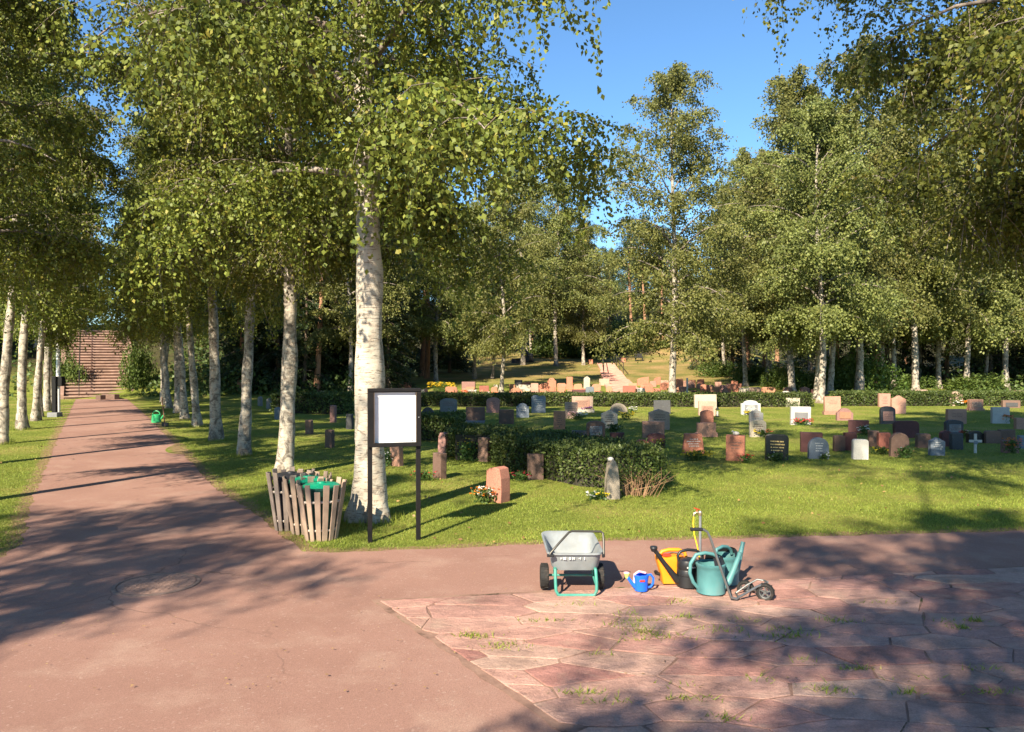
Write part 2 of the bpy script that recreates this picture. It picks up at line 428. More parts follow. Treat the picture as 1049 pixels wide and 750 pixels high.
# --- the avenue
GR = 'birches lining the right side of the avenue'; GL = 'birches lining the left side of the avenue'
plant_tree('big', 'birch_tree', -1.80, 9.7, 'biggest nearest birch with thick white trunk, right behind the notice board', None, 1., .55)
rowR = [('near1', -3.97, 13.5, 'birch standing directly behind the wooden litter bin surrounds', .95),
        ('row1', -5.68, 16.3, 'second avenue birch beyond the litter bins, sun on its slim trunk', .95),
        ('row3', -7.42, 19.3, 'third avenue birch beyond the litter bins, base among dappled shade', 1.),
        ('row2', -9.55, 23.4, 'fourth avenue birch beyond the litter bins, right of the path', .95),
        ('row1', -11.4, 26.8, 'fifth avenue birch beyond the litter bins, right of the path', .95)]
for k, x, y, l, s in rowR: plant_tree(k, 'birch_tree', x, y, l, GR, s)
for i, (x, y) in enumerate([(-13.0, 29.9), (-14.6, 32.8), (-15.9, 35.3), (-17.0, 37.6), (-18.0, 39.8)]):
    plant_tree(['row3', 'row2', 'row1'][i % 3], 'birch_tree', x, y, 'shaded birch in the crowded far end of the avenue, right of the path', 'crowded birches at the far right end of the avenue', .95)
rowL = [('row1', -12.3, 18.6, 'first birch at the very left edge with its grey trunk beside the path verge', .95),
        ('row3', -14.3, 22.5, 'second birch along the left verge, leaning trunk with a flared sunlit foot', .95),
        ('row2', -16.0, 25.9, 'third birch along the left verge, next after the flared sunlit one', .95),
        ('row1', -16.95, 27.7, 'thin fourth birch of the left verge, squeezed between two thicker trunks', .8),
        ('row3', -18.7, 31., 'fifth birch of the left verge, just before the slim lamp pole', 1.)]
for k, x, y, l, s in rowL: plant_tree(k, 'birch_tree', x, y, l, GL, s)
plant_tree('near1', 'birch_tree', -8.0, 10.2, 'near birch outside the left edge, only its leafy crown hanging in overhead', None, .92, .6)
plant_tree('near1', 'birch_tree', -10.3, 14.6, 'birch just outside the left edge, crown filling the upper left corner behind the nearest one', None, .95, 2.6)
plant_tree('row2', 'birch_tree', -21.2, 35.5, 'birch at the far left end of the avenue, behind the lamp pole', GL, .95)
# trees behind the photographer, known by their shadows
for k, x, y, l, s in [('shade', -10.2, -3.4, 'birch outside the picture whose crown shades the path junction', 1.),
                      ('shade', -2.0, -6.4, 'birch behind the viewer throwing shade over the flagstones', 1.),
                      ('shade', .2, -8.8, 'second birch behind the viewer throwing shade over the flagstones', 1.)]:
    plant_tree(k, 'birch_tree', x, y, l, None, s)
plant_tree('tall', 'birch_tree', -1.0, -3.2, 'slender tallest birch behind the viewer, its shadow reaching the graves on the right', None, 1., 2.)
plant_tree('big', 'birch_tree', 8.4, 9.5, 'birch outside the right edge, dense drooping crown filling the upper right corner', None, 1.15, 4.0)
plant_tree('near1', 'birch_tree', 8.8, 12.0, 'second birch outside the right edge, farther back, its crown merging with the nearer one', None, 1.0, 5.0)
# --- single birches on the graves lawn and the slope
for k, px, py, s, rz, l in [
        ('far1', 688, 415, .99, 0., 'slender birch standing alone before the low hedge, sky left of its crown'),
        ('far2', 841, 413, .95, 1., 'double stemmed birch with rough forked trunk beside a large salmon headstone'),
        ('far3', 835, 409, .93, 2., 'thin pale birch stem close behind the double stemmed birch'),
        ('far4', 916, 400, .92, .5, 'tall smooth cream trunked birch right behind the hedge'),
        ('far3', 513, 402.5, .86, 3., 'dark patchy trunked birch behind the small blue grey wavy headstone'),
        ('far2', 447, 393, .86, 4., 'birch with short clean white trunk behind the yellow flowering bush'),
        ('far3', 333, 396, 1.0, 2.2, 'distant birch between the two nearest trunks, upright white stem in the shade'),
        ('far4', 850, 404, .96, 5., 'birch trunk behind the double stemmed one, at the foot of the bright green shrub'),
        ('far1', 788, 392, .98, 1.7, 'birch at the wood edge, crown standing against the sky left of the tallest group'),
        ('far2', 962, 398, .95, 3.1, 'reddish lit trunk right of the tall cream birch, standing behind the hedge'),
        ('far3', 742, 384, .96, .2, 'birch behind the orange cluster of headstones, small rounded crown'),
        ('far3', 536, 374, 1.3, .7, 'leafy birch on the slope, left of the one on the terrace thicket'),
        ('far4', 570, 375, 1.12, 3.3, 'tall leafy birch on the terrace with its trunk hidden by the first thicket bush'),
        ('far1', 598, 374, .82, 1.9, 'leafy birch on the terrace thicket with its crown against the sky left of the gap'),
        ('far4', 812, 402, 1.1, 2.2, 'tall birch in the middle of the tallest group, trunk hidden by bushes'),
        ('far1', 880, 404, 1.22, 4.1, 'highest birch of the tallest group, directly above the bright green shrub'),
        ('far2', 938, 402, 1.15, 5.2, 'birch between the tall cream trunk and the reddish lit trunk'),
        ('far3', 990, 400, 1.2, 3.3, 'leafy birch behind the right hedge, right of the reddish lit trunk'),
        ('far1', 1030, 400, 1.1, .4, 'leafy birch behind the right hedge at the right edge'),
        ('far4', 764, 396, .9, 1.2, 'birch crown left of the tallest group, above the orange pine trunk'),
        ('far1', 486, 388, .8, .9, 'slim birch on the shaded slope, first of three thin stems'),
        ('far3', 504, 388, .75, 2.9, 'slim birch on the shaded slope, last of three thin stems')]:
    p = at(px, py); plant_tree(k, 'birch_tree', p.x, p.y, l, None, s, rz)
# --- conifers and the wood behind
for k, n, px, py, s, l in [('spruce1', 'spruce_tree', 722, 379, .62, 'dark spreading spruce at the edge of the dry grass mound'),
                        ('spruce2', 'spruce_tree', 752, 380, .95, 'dark spruce behind the undergrowth, right of the spreading one'),
                        ('pine1', 'pine_tree', 767, 386, .9, 'straight orange pine trunk rising from green undergrowth'),
                        ('pine2', 'pine_tree', 781, 378, .95, 'leaning pale pine trunk with a swollen foot on the bank'),
                        ('pine1', 'pine_tree', 855, 391, .95, 'pine trunk behind the bright green shrub'),
                        ('pine2', 'pine_tree', 898, 394, .95, 'pinkish pine trunk with broad foot left of the cream birch'),
                        ('spruce2', 'spruce_tree', 945, 392, .8, 'bare twigged grey spruce right of the cream birch'),
                        ('pine1', 'pine_tree', 660, 351, .85, 'tallest lone pine on the crest of the mound, bare trunk'),
                        ('pine2', 'pine_tree', 646, 352, .8, 'pine on the crest, left of the tallest lone one'),
                        ('pine1', 'pine_tree', 679, 350, .75, 'pine on the crest right of the tallest lone one, behind the slender birch'),
                        ('pine2', 'pine_tree', 546, 358, .9, 'brown pine trunk above the dark boulder on the slope'),
                        ('pine1', 'pine_tree', 437, 388, .9, 'dark red pine trunk left of the short white birch'),
                        ('pine1', 'pine_tree', 360, 390, .9, 'brown pine trunk seen left of the biggest birch'),
                        ('spruce1', 'spruce_tree', 1022, 392, .9, 'dark spruce trunk at the right edge of the wood'),
                        ('spruce1', 'spruce_tree', 400, 386, .8, 'dark spruce in deep shade right behind the notice board'),
                        ('spruce2', 'spruce_tree', 462, 382, .8, 'dark spruce between the short white birch and the three thin stems')]:
    p = at(px, py); plant_tree(k, n, p.x, p.y, l, None, s)
rng = np.random.default_rng(5)
def wood(xs, ys, n, kinds, label, group, smin=.75, smax=1.05, mind=2.0):
    pts = []; tries = 0
    while len(pts) < n and tries < 6000:
        tries += 1; x, y = rng.uniform(*xs), rng.uniform(*ys)
        if abs(x - (-.545 * (y - 18.6) - 10.3)) < 3.2 and y < 60: continue
        if -27 < x < -16 and y < 54: continue
        if abs((x + 23.5) * .9 - (y - 46) * .44) < 6.5 and y < 48: continue
        if 5 < x < 12 and 60 < y < 84: continue
        if all((x - a) ** 2 + (y - b) ** 2 > mind ** 2 for a, b in pts): pts.append((x, y))
    for x, y in pts:
        k = kinds[rng.integers(len(kinds))]
        nm = 'spruce_tree' if 'spruce' in k else 'pine_tree' if 'pine' in k else 'birch_tree'
        plant_tree(k, nm, x, y, label.replace('TREE', nm.replace('_', ' ')), group + ', ' + nm.split('_')[0], rng.uniform(smin, smax))
wood((23, 62), (45, 62), 40, ['spruce1', 'spruce2', 'far2', 'pine1', 'far4', 'far3'], 'TREE deep in the dark wood behind the right hedge', 'dark wood behind the right hedge', .8, 1., 2.4)
wood((24, 95), (63, 86), 24, ['spruce1', 'far2', 'pine2', 'far4'], 'TREE in the back rows of the wood on the right', 'back rows of the wood on the right', .95, 1.15, 3.4)
wood((-8, 9), (84, 100), 16, ['far3', 'far4', 'spruce1'], 'TREE in the wood beyond the terrace left of the mound', 'wood beyond the terrace', .7, .92, 2.6)
wood((10, 30), (92, 112), 18, ['far3', 'spruce1', 'pine1', 'far2'], 'TREE in the wood behind the crest of the mound', 'wood behind the crest', .62, .82, 2.8)
wood((-34, -5), (56, 84), 34, ['spruce1', 'spruce2', 'far2', 'pine1', 'far4'], 'TREE in the shaded wood behind the avenue birches', 'shaded wood behind the avenue', .75, 1., 2.6)
wood((-15.5, -7), (42, 52), 9, ['spruce1', 'far3', 'pine1', 'spruce2'], 'TREE in dense shade between the avenue and the slope graves', 'shade between avenue and slope', .75, .95, 2.2)
wood((-19.6, -8), (42.2, 51), 24, ['spruce1', 'spruce2', 'spruce1', 'far3'], 'TREE in the dark gap right of the staircase behind the avenue trunks', 'dark gap right of the staircase', .7, .95, 1.5)
wood((-44, -22), (26, 54), 22, ['spruce1', 'far2', 'far4', 'spruce2'], 'TREE in the wood left of the avenue', 'wood left of the avenue', .75, 1.05, 2.8)
# ------------------------------------------------------------------ ground
def smooth_line(pts, step=.12, jit=.0, seed=1):
    r = np.random.default_rng(seed); out = []
    for (x0, y0), (x1, y1) in zip(pts, pts[1:]):
        n = max(1, int(math.hypot(x1 - x0, y1 - y0) / step)) if max(abs(x0), abs(x1)) < 14 or max(y0, y1) < 45 else 1
        for i in range(n): out.append((x0 + (x1 - x0) * i / n, y0 + (y1 - y0) * i / n))
    out.append(pts[-1]); o = np.array(out); o[1:-1] += r.normal(0, jit, (len(o) - 2, 2)); return [tuple(p) for p in o]
# asphalt outline: avenue plus the cross path and the forecourt
LEFT_EDGE = [(-60, -6), (-20, 2.6), (-9, 4.6), (-6.6, 5.7), (-5.55, 6.7), (-5.15, 7.5), (-5.3, 8.3), (-6.9, 11.1), (-10.9, 18.4), (-16.5, 28.7), (-23.3, 41.2)]
RIGHT_EDGE = [(-20.6, 41.2), (-13.6, 28.6), (-8.0, 18.3), (-4.78, 12.3), (-3.2, 9.8), (-2.5, 8.55), (-2.2, 8.12), (-1.9, 8.02), (-1.0, 8.15), (.8, 8.48), (3, 8.72), (6, 9.05), (14, 9.9), (60, 14)]
RAW = LEFT_EDGE + RIGHT_EDGE + [(60, -30), (-60, -30)]
EDGE = smooth_line(LEFT_EDGE, .12, .022, 2) + smooth_line(RIGHT_EDGE, .12, .02, 3) + [(60, -30), (-60, -30)]
def inside(px, py, poly):
    px = np.asarray(px); py = np.asarray(py); c = np.zeros(px.shape, bool); j = len(poly) - 1
    for i in range(len(poly)):
        (xi, yi), (xj, yj) = poly[i], poly[j]
        if yi != yj: c ^= ((yi > py) != (yj > py)) & (px < (xj - xi) * (py - yi) / (yj - yi) + xi)
        j = i
    return c
def seg_dist(px, py, line):
    d = np.full(np.shape(px), 1e9)
    for (x0, y0), (x1, y1) in zip(line, line[1:]):
        l2 = (x1 - x0) ** 2 + (y1 - y0) ** 2; t = np.clip(((px - x0) * (x1 - x0) + (py - y0) * (y1 - y0)) / l2, 0, 1)
        d = np.minimum(d, np.hypot(px - x0 - t * (x1 - x0), py - y0 - t * (y1 - y0)))
    return d
def mat_ground():
    t = NT('lawn ground'); p = t.coord('Pos')
    at_ = t.n('ShaderNodeAttribute', attribute_name='cover')          # r: dry slope, g: wood floor, b: worn verge
    sp = t.n('ShaderNodeSeparateColor'); t.l(at_.outputs['Color'], sp.inputs[0])
    lawn = t.ramp(t.noise(p, .55, 6, .6), [(.32, (.13, .165, .024)), (.5, (.19, .215, .036)), (.66, (.29, .255, .07))])
    fine = t.ramp(t.noise(p, 22, 5, .7), [(.3, .62), (.7, 1.35)])
    lawn = t.mix(1., lawn, fine, 'MULTIPLY')
    bare = t.ramp(t.noise(p, 1.7, 7, .68), [(.60, 0.), (.74, .55)])
    lawn = t.mix(bare, lawn, (.21, .17, .07))
    dry = t.ramp(t.noise(p, .45, 6, .6), [(.3, (.14, .15, .035)), (.48, (.24, .19, .06)), (.66, (.36, .235, .10))])
    dry = t.mix(1., dry, t.ramp(t.noise(p, 9, 5, .7), [(.3, .75), (.7, 1.2)]), 'MULTIPLY')
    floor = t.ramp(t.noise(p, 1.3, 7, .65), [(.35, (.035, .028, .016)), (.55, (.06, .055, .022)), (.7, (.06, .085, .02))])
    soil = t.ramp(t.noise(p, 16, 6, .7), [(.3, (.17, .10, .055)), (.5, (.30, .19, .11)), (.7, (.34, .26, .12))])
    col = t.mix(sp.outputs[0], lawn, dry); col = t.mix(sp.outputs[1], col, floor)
    wv = t.ramp(t.math('ADD', sp.outputs[2], t.math('MULTIPLY', t.math('SUBTRACT', t.noise(p, 3.2, 6, .7), .5), 1.3)), [(.42, 0.), (.62, .9)])
    col = t.mix(wv, col, soil)
    return t.done(t.bsdf(col, .95, 0, t.bump(t.noise(p, 30, 6, .75), .9, .05), .15))
def axis_pts(a, b, lo, hi, fine, coarse):
    v = [a]
    while v[-1] < b:
        x = v[-1]; d = max(lo - x, x - hi, 0); v.append(x + fine + min(coarse - fine, d * .12))
    return np.array(v)
gx = np.concatenate([-axis_pts(0, 130, 0, 12, .22, 3)[:0:-1], axis_pts(0, 130, 0, 12, .22, 3)])
gy = axis_pts(-40, 170, 6, 30, .22, 3)
GX, GY = np.meshgrid(gx, gy); GZ = height(GX, GY)
infl = sm(GY, 5, 8)
GZ = GZ + .012 * np.sin(GX * 2.1 + 1) * np.sin(GY * 1.7) * 0
ny, nx = GX.shape
ii = np.arange(ny * nx).reshape(ny, nx)
Q = np.stack([ii[:-1, :-1], ii[:-1, 1:], ii[1:, 1:], ii[1:, :-1]], -1).reshape(-1, 4)
me = np_mesh('ground', np.stack([GX, GY, GZ], -1).reshape(-1, 3), Q, True)
verge = np.minimum(seg_dist(GX, GY, LEFT_EDGE[2:]), seg_dist(GX, GY, RIGHT_EDGE[:-1]))
dry = sm(GY, 46, 56) * sm(GX, -12, -4) * (1 - sm(GX, 25, 31))
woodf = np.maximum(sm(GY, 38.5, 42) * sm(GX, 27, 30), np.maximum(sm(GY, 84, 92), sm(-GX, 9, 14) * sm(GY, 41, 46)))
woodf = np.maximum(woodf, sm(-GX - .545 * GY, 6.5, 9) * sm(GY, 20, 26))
cov = np.stack([dry, woodf, np.clip(1 - verge / .38, 0, 1), np.ones_like(dry)], -1).reshape(-1, 4).astype(np.float32)
ca = me.color_attributes.new('cover', 'FLOAT_COLOR', 'POINT'); ca.data.foreach_set('color', cov.ravel())
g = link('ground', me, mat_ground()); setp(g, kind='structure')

def poly_sheet(name, pts, z, mat, parent=None):
    bm = bmesh.new(); vs = [bm.verts.new((x, y, z)) for x, y in pts]
    es = [bm.edges.new((vs[i], vs[(i + 1) % len(vs)])) for i in range(len(vs))]
    bmesh.ops.triangle_fill(bm, use_beauty=True, use_dissolve=False, edges=es)
    for f in bm.faces:
        if f.normal.z < 0: f.normal_flip()
    me = bpy.data.meshes.new(name); bm.to_mesh(me); bm.free()
    return link(name, me, mat, parent)
def mat_asphalt():
    t = NT('red asphalt'); p = t.coord('Pos')
    base = t.ramp(t.noise(p, .35, 6, .6), [(.3, (.235, .128, .098)), (.5, (.28, .156, .121)), (.7, (.325, .190, .150))])
    worn = t.ramp(t.noise(p, 1.6, 7, .66), [(.5, 0.), (.76, .7)]); base = t.mix(worn, base, (.37, .245, .19))
    gr = t.ramp(t.noise(p, 120, 3, .8), [(.3, .78), (.5, 1.), (.7, 1.22)]); base = t.mix(1., base, gr, 'MULTIPLY')
    v = t.n('ShaderNodeTexVoronoi', feature='F1'); t.l(p, v.inputs['Vector']); v.inputs['Scale'].default_value = 75
    chip = t.ramp(v.outputs['Color'], [(.86, 0.), (.9, .22)]); base = t.mix(chip, base, (.52, .40, .33))
    wn = t.n('ShaderNodeVectorMath', operation='ADD'); t.l(p, wn.inputs[0])
    nz = t.n('ShaderNodeTexNoise'); t.l(p, nz.inputs['Vector']); nz.inputs['Scale'].default_value = 1.3; nz.inputs['Detail'].default_value = 6
    t.l(nz.outputs['Color'], wn.inputs[1])
    cr = t.n('ShaderNodeTexVoronoi', feature='DISTANCE_TO_EDGE'); t.l(wn.outputs[0], cr.inputs['Vector']); cr.inputs['Scale'].default_value = .21
    crack = t.ramp(cr.outputs['Distance'], [(.0, 1.), (.0022, 0.)])
    crack = t.math('MULTIPLY', crack, t.ramp(t.noise(p, .5, 3), [(.5, 0.), (.6, .65)]))
    base = t.mix(crack, base, (.10, .06, .045))
    h = t.math('SUBTRACT', t.noise(p, 130, 4, .8), crack)
    return t.done(t.bsdf(base, .9, 0, t.bump(h, .55, .008), .25))
asph = poly_sheet('asphalt_path', EDGE, .006, mat_asphalt()); setp(asph, kind='structure')

# flagstones: irregular slabs with real joints
PAVE = [(-1.18, 6.42), (1.9, 6.93), (5, 7.48), (12, 8.75), (22, 10.0), (22, -6), (5.5, -4), (2.55, .6), (1.1, 2.9), (.22, 4.2)]
def clip_half(poly, m, n):
    out = []
    for i in range(len(poly)):
        a, b = poly[i], poly[(i + 1) % len(poly)]; da = (a[0] - m[0]) * n[0] + (a[1] - m[1]) * n[1]; db = (b[0] - m[0]) * n[0] + (b[1] - m[1]) * n[1]
        if da <= 0: out.append(a)
        if da * db < 0: t = da / (da - db); out.append((a[0] + (b[0] - a[0]) * t, a[1] + (b[1] - a[1]) * t))
    return out
def mat_flag():
    t = NT('flagstones'); p = t.coord('Pos'); ri = t.n('ShaderNodeNewGeometry').outputs['Random Per Island']
    c = t.ramp(ri, [(0., (.29, .135, .112)), (.2, (.345, .190, .152)), (.4, (.375, .225, .178)), (.58, (.315, .158, .130)), (.75, (.36, .21, .17)), (.9, (.40, .262, .203)), (1., (.32, .185, .160))])
    ad = t.n('ShaderNodeVectorMath', operation='ADD'); t.l(p, ad.inputs[0]); cb = t.n('ShaderNodeCombineXYZ'); t.put(cb.inputs[2], t.math('MULTIPLY', ri, 40.)); t.l(cb.outputs[0], ad.inputs[1])
    mp = t.n('ShaderNodeMapping'); t.l(ad.outputs[0], mp.inputs['Vector']); mp.inputs['Scale'].default_value = (1.5, 2.2, 1)
    lay = t.ramp(t.noise(mp.outputs[0], 2.4, 7, .66, .8), [(.34, .84), (.5, 1.08), (.66, 1.32)])
    c = t.mix(1., c, lay, 'MULTIPLY')
    pal = t.ramp(t.noise(mp.outputs[0], 1.5, 6, .65, .5), [(.52, 0.), (.70, .65)]); c = t.mix(pal, c, (.43, .295, .225))
    c = t.mix(1., c, t.ramp(t.noise(p, 95, 3, .75), [(.3, .75), (.7, 1.25)]), 'MULTIPLY')
    bs = t.ramp(t.noise(p, .8, 7, .68, .4), [(.36, .72), (.5, 1.), (.66, 1.2)]); c = t.mix(1., c, bs, 'MULTIPLY')
    sd_ = t.ramp(t.noise(p, 2.1, 7, .7), [(.55, 0.), (.72, .7)]); c = t.mix(sd_, c, (.40, .275, .21))
    dk = t.ramp(t.noise(ad.outputs[0], 6, 6, .7), [(.62, 0.), (.74, .5)]); c = t.mix(dk, c, (.14, .075, .065))
    h = t.math('ADD', t.noise(mp.outputs[0], 5, 7, .7, .6), t.math('MULTIPLY', t.noise(p, 60, 4, .7), .25))
    return t.done(t.bsdf(c, .82, 0, t.bump(h, .75, .03), .3))
rng = np.random.default_rng(12)
seeds = []
for _ in range(9000):
    x, y = rng.uniform(-1.8, 9), rng.uniform(1, 9.5)
    if all(((x - a) / .74) ** 2 + ((y - b) / .34) ** 2 > (.52 + .25 * ((int(a * 7) * 13) % 5) / 5) ** 2 for a, b in seeds): seeds.append((x, y))
V = []; fcs = []
for i, (sx, sy) in enumerate(seeds):
    poly = [(sx - 3, sy - 2), (sx + 3, sy - 2), (sx + 3, sy + 2), (sx - 3, sy + 2)]
    for j, (ox, oy) in enumerate(seeds):
        if i == j or abs(ox - sx) > 3 or abs(oy - sy) > 1.6: continue
        ax, ay = (ox - sx) / .74 ** 2, (oy - sy) / .34 ** 2                       # cells measured in stretched space: long slabs
        poly = clip_half(poly, ((sx + ox) / 2, (sy + oy) / 2), (ax, ay))
        if len(poly) < 3: break
    for a, b in zip(PAVE, PAVE[1:] + PAVE[:1]):
        if len(poly) >= 3: poly = clip_half(poly, a, (-(b[1] - a[1]), b[0] - a[0]))
    if len(poly) < 3: continue
    cx = sum(p[0] for p in poly) / len(poly); cy = sum(p[1] for p in poly) / len(poly)
    gap = rng.uniform(.0, .005)
    # subdivide the outline and roughen it
    out = []
    for a, b in zip(poly, poly[1:] + poly[:1]):
        L = math.hypot(b[0] - a[0], b[1] - a[1]); k = max(1, int(L / .11))
        for q in range(k): out.append((a[0] + (b[0] - a[0]) * q / k, a[1] + (b[1] - a[1]) * q / k))
    if len(out) < 4: continue
    ins = []
    for (x, y) in out:
        d = math.hypot(x - cx, y - cy) + 1e-6; g_ = (gap + abs(rng.normal(0, .006))) * 1.25; ins.append((x + (cx - x) / d * g_, y + (cy - y) / d * g_))
    z = rng.uniform(.0135, .0175); tx, ty = rng.normal(0, .003, 2); k0 = len(V); m = len(ins)
    for x, y in ins: V.append((x, y, .002))
    for x, y in ins: V.append((x, y, z - .0018 + (x - cx) * tx + (y - cy) * ty))
    for x, y in ins: d = math.hypot(x - cx, y - cy) + 1e-6; V.append((x + (cx - x) / d * .007, y + (cy - y) / d * .007, z + (x - cx) * tx + (y - cy) * ty))
    for q in range(m):
        q2 = (q + 1) % m
        for l_ in (0, 1): fcs.append((k0 + l_ * m + q, k0 + l_ * m + q2, k0 + (l_ + 1) * m + q2, k0 + (l_ + 1) * m + q))
    fcs.append(tuple(k0 + 2 * m + q for q in range(m)))
me = bpy.data.meshes.new('paving'); me.from_pydata(V, [], fcs)
bm = bmesh.new(); bm.from_mesh(me); bmesh.ops.recalc_face_normals(bm, faces=bm.faces[:]); bm.to_mesh(me); bm.free()
pv = link('flagstone_paving', me, mat_flag()); setp(pv, kind='structure')
def mat_joint():
    t = NT('sandy joints'); p = t.coord('Pos')
    c = t.ramp(t.noise(p, 3, 6, .7), [(.33, (.06, .045, .03)), (.43, (.22, .13, .10)), (.58, (.29, .18, .135)), (.68, (.07, .085, .03))])
    return t.done(t.bsdf(c, .95, 0, t.bump(t.noise(p, 60, 4, .7), .6, .01), .15))
jr = np.random.default_rng(6)
jb = smooth_line([(x, y) for x, y in PAVE] + [PAVE[0]], .12, .010, 9)[:-1]
js = poly_sheet('paving_bed', jb, .0095, mat_joint()); setp(js, kind='structure')

# manhole cover
mh = at(160, 600); t = thing('manhole_cover', 'round cast iron manhole cover set in the red asphalt path', 'manhole cover', (mh.x, mh.y, .006))
MB().lathe([(.365, .0), (.365, .007), (.35, .009), (.33, .009), (.33, .003)], n=48, cap=False).build('rim', mat_plain('rusty rim', (.22, .15, .12), .8, .1, .3, 20), t)
mb = MB().lathe([(.322, 0), (.322, .006), (.0001, .0065)], n=48, cap=False)
for i in range(-5, 6):
    for j in range(-5, 6):
        if math.hypot(i, j) < 5.2: mb.box((i * .055, j * .055, .007), (.03, .03, .004), R(45) * ((i + j) % 2))
mb.build('lid', mat_plain('dusty iron', (.30, .185, .14), .85, .05, .25, 12), t)

# ------------------------------------------------------------------ grass blades
def grass(name, n, ymin, ymax, seed, hmin, hmax, wid, test, mat, xr=None):
    r = np.random.default_rng(seed)
    u = r.uniform(0, 1, n * 3); Y = 1 / (1 / ymin + u * (1 / ymax - 1 / ymin))
    X = r.uniform(-.74, .74, n * 3) * Y if xr is None else r.uniform(*xr, n * 3)
    k = test(X, Y); X, Y = X[k][:n], Y[k][:n]; m = len(X)
    Z = height(X, Y) - .004; h = r.uniform(hmin, hmax, m) * (.75 + .5 * (np.sin(X * 1.9) * np.sin(Y * 2.3 + 1) * .5 + .5)); a = r.uniform(0, 6.28, m); w = wid * (.6 + Y / 14)
    dx, dy = np.cos(a) * w / 2, np.sin(a) * w / 2; lx, ly = r.normal(0, .55, m) * h, r.normal(0, .55, m) * h
    P = np.stack([np.stack([X - dx, Y - dy, Z], -1), np.stack([X + dx, Y + dy, Z], -1), np.stack([X + lx, Y + ly, Z + h], -1)], 1).reshape(-1, 3)
    o = link(name, np_mesh(name, P, np.arange(3 * m).reshape(m, 3)), mat); return o
M['grass'] = mat_leaf('grass blades', (.135, .185, .025), (.25, .29, .045), (.42, .36, .11), .35, .6)
ALL = LEFT_EDGE[2:]; RLL = RIGHT_EDGE[:-1]
def lawn_test(X, Y):
    k = ~inside(X, Y, EDGE); d = np.minimum(seg_dist(X, Y, ALL), seg_dist(X, Y, RLL))
    rr = np.random.default_rng(3).uniform(0, 1, X.shape); return k & (rr < np.clip(.12 + d / .30, 0, 1))
o = grass('grass', 330000, 6.2, 34, 1, .012, .032, .007, lawn_test, M['grass'])
setp(o, 'short sunlit green lawn around the gravestones', 'grass', kind='stuff')
rb = np.random.default_rng(44); P = []
for tx_, ty_, tr_ in [(-1.8, 9.7, .30), (-3.97, 13.5, .22), (-5.68, 16.3, .18), (-7.42, 19.3, .19), (-9.55, 23.4, .17), (-12.3, 18.6, .18), (-14.3, 22.5, .19)]:
    for _ in range(420):
        a = rb.uniform(0, 6.28); q = tr_ * (1 + abs(rb.normal(0, .28))); x, y = tx_ + q * math.cos(a), ty_ + q * math.sin(a); h = rb.uniform(.03, .11); w = .006; l1, l2 = rb.normal(0, .4, 2) * h; d = rb.uniform(0, 6.28)
        P += [(x - w * math.cos(d), y - w * math.sin(d), -.005), (x + w * math.cos(d), y + w * math.sin(d), -.005), (x + l1, y + l2, h)]
o = link('grass', np_mesh('grass', P, np.arange(len(P)).reshape(-1, 3)), M['grass']); setp(o, 'longer grass left standing around the birch feet', 'grass', kind='stuff')
# tufts in the paving joints and along the verge
r = np.random.default_rng(8); P = []; Fq = []
spots = [at(px, py) for px, py in [(655, 648), (668, 654), (588, 716), (742, 742), (690, 706), (806, 650), (803, 658), (480, 657), (486, 655), (612, 676), (640, 644), (660, 652), (672, 655), (683, 658), (655, 640), (806, 655), (748, 652), (770, 640), (700, 636), (735, 648), (480, 656), (515, 668), (860, 640), (1000, 640), (985, 648), (950, 700), (880, 690), (970, 640), (620, 724), (705, 722), (820, 680), (930, 716), (1010, 690), (700, 618), (690, 620), (560, 640), (590, 622), (900, 620), (640, 633), (652, 660), (520, 664), (1020, 715), (850, 712), (780, 700)]]
for p in spots:
    k = r.integers(12, 60); c = r.normal(0, 1, (k, 2)) * np.array([r.uniform(.04, .13), r.uniform(.012, .035)])
    for cx, cy in c:
        h = r.uniform(.012, .05); a = r.uniform(0, 6.28); w = .0045; lx, ly = r.normal(0, .8, 2) * h; b = len(P); z = .012
        P += [(p.x + cx - w * math.cos(a), p.y + cy - w * math.sin(a), z), (p.x + cx + w * math.cos(a), p.y + cy + w * math.sin(a), z), (p.x + cx + lx, p.y + cy + ly, z + h)]; Fq.append((b, b + 1, b + 2))
o = link('joint_weeds', np_mesh('joint_weeds', P, Fq), M['grass']); setp(o, 'small grass tufts growing in the flagstone joints', 'weeds', kind='stuff')
# fallen leaves and bits on the hard ground
r = np.random.default_rng(18); n = 520; Y = 1 / r.uniform(1 / 24, 1 / 4.6, n); X = r.uniform(-.7, .7, n) * Y
k = inside(X, Y, EDGE); xl, yl = X[~k], Y[~k]; X, Y = X[k], Y[k]; C = np.stack([X, Y, np.full(len(X), .03)], -1); A = r.normal(0, 1, (len(X), 3)) * np.array([1, 1, .12])
Vq, Qq = leaf_quads(r, C, A, .024, .016)
Vq[:, 2] = .026 + (Vq[:, 2] - .03) * .15; C2 = np.stack([xl, yl, np.full(len(xl), .034)], -1); V2, Q2 = leaf_quads(r, C2, r.normal(0, 1, (len(xl), 3)) * np.array([1, 1, .3]), .05, .035); Qq = np.concatenate([Qq, Q2 + len(Vq)]); Vq = np.concatenate([Vq, V2])
o = link('leaf_litter', np_mesh('leaf_litter', Vq, Qq), mat_leaf('fallen leaves', (.20, .11, .05), (.34, .22, .08), (.42, .32, .10), .1)); setp(o, 'scattered fallen leaves on paths and flagstones', 'leaf litter', kind='stuff')

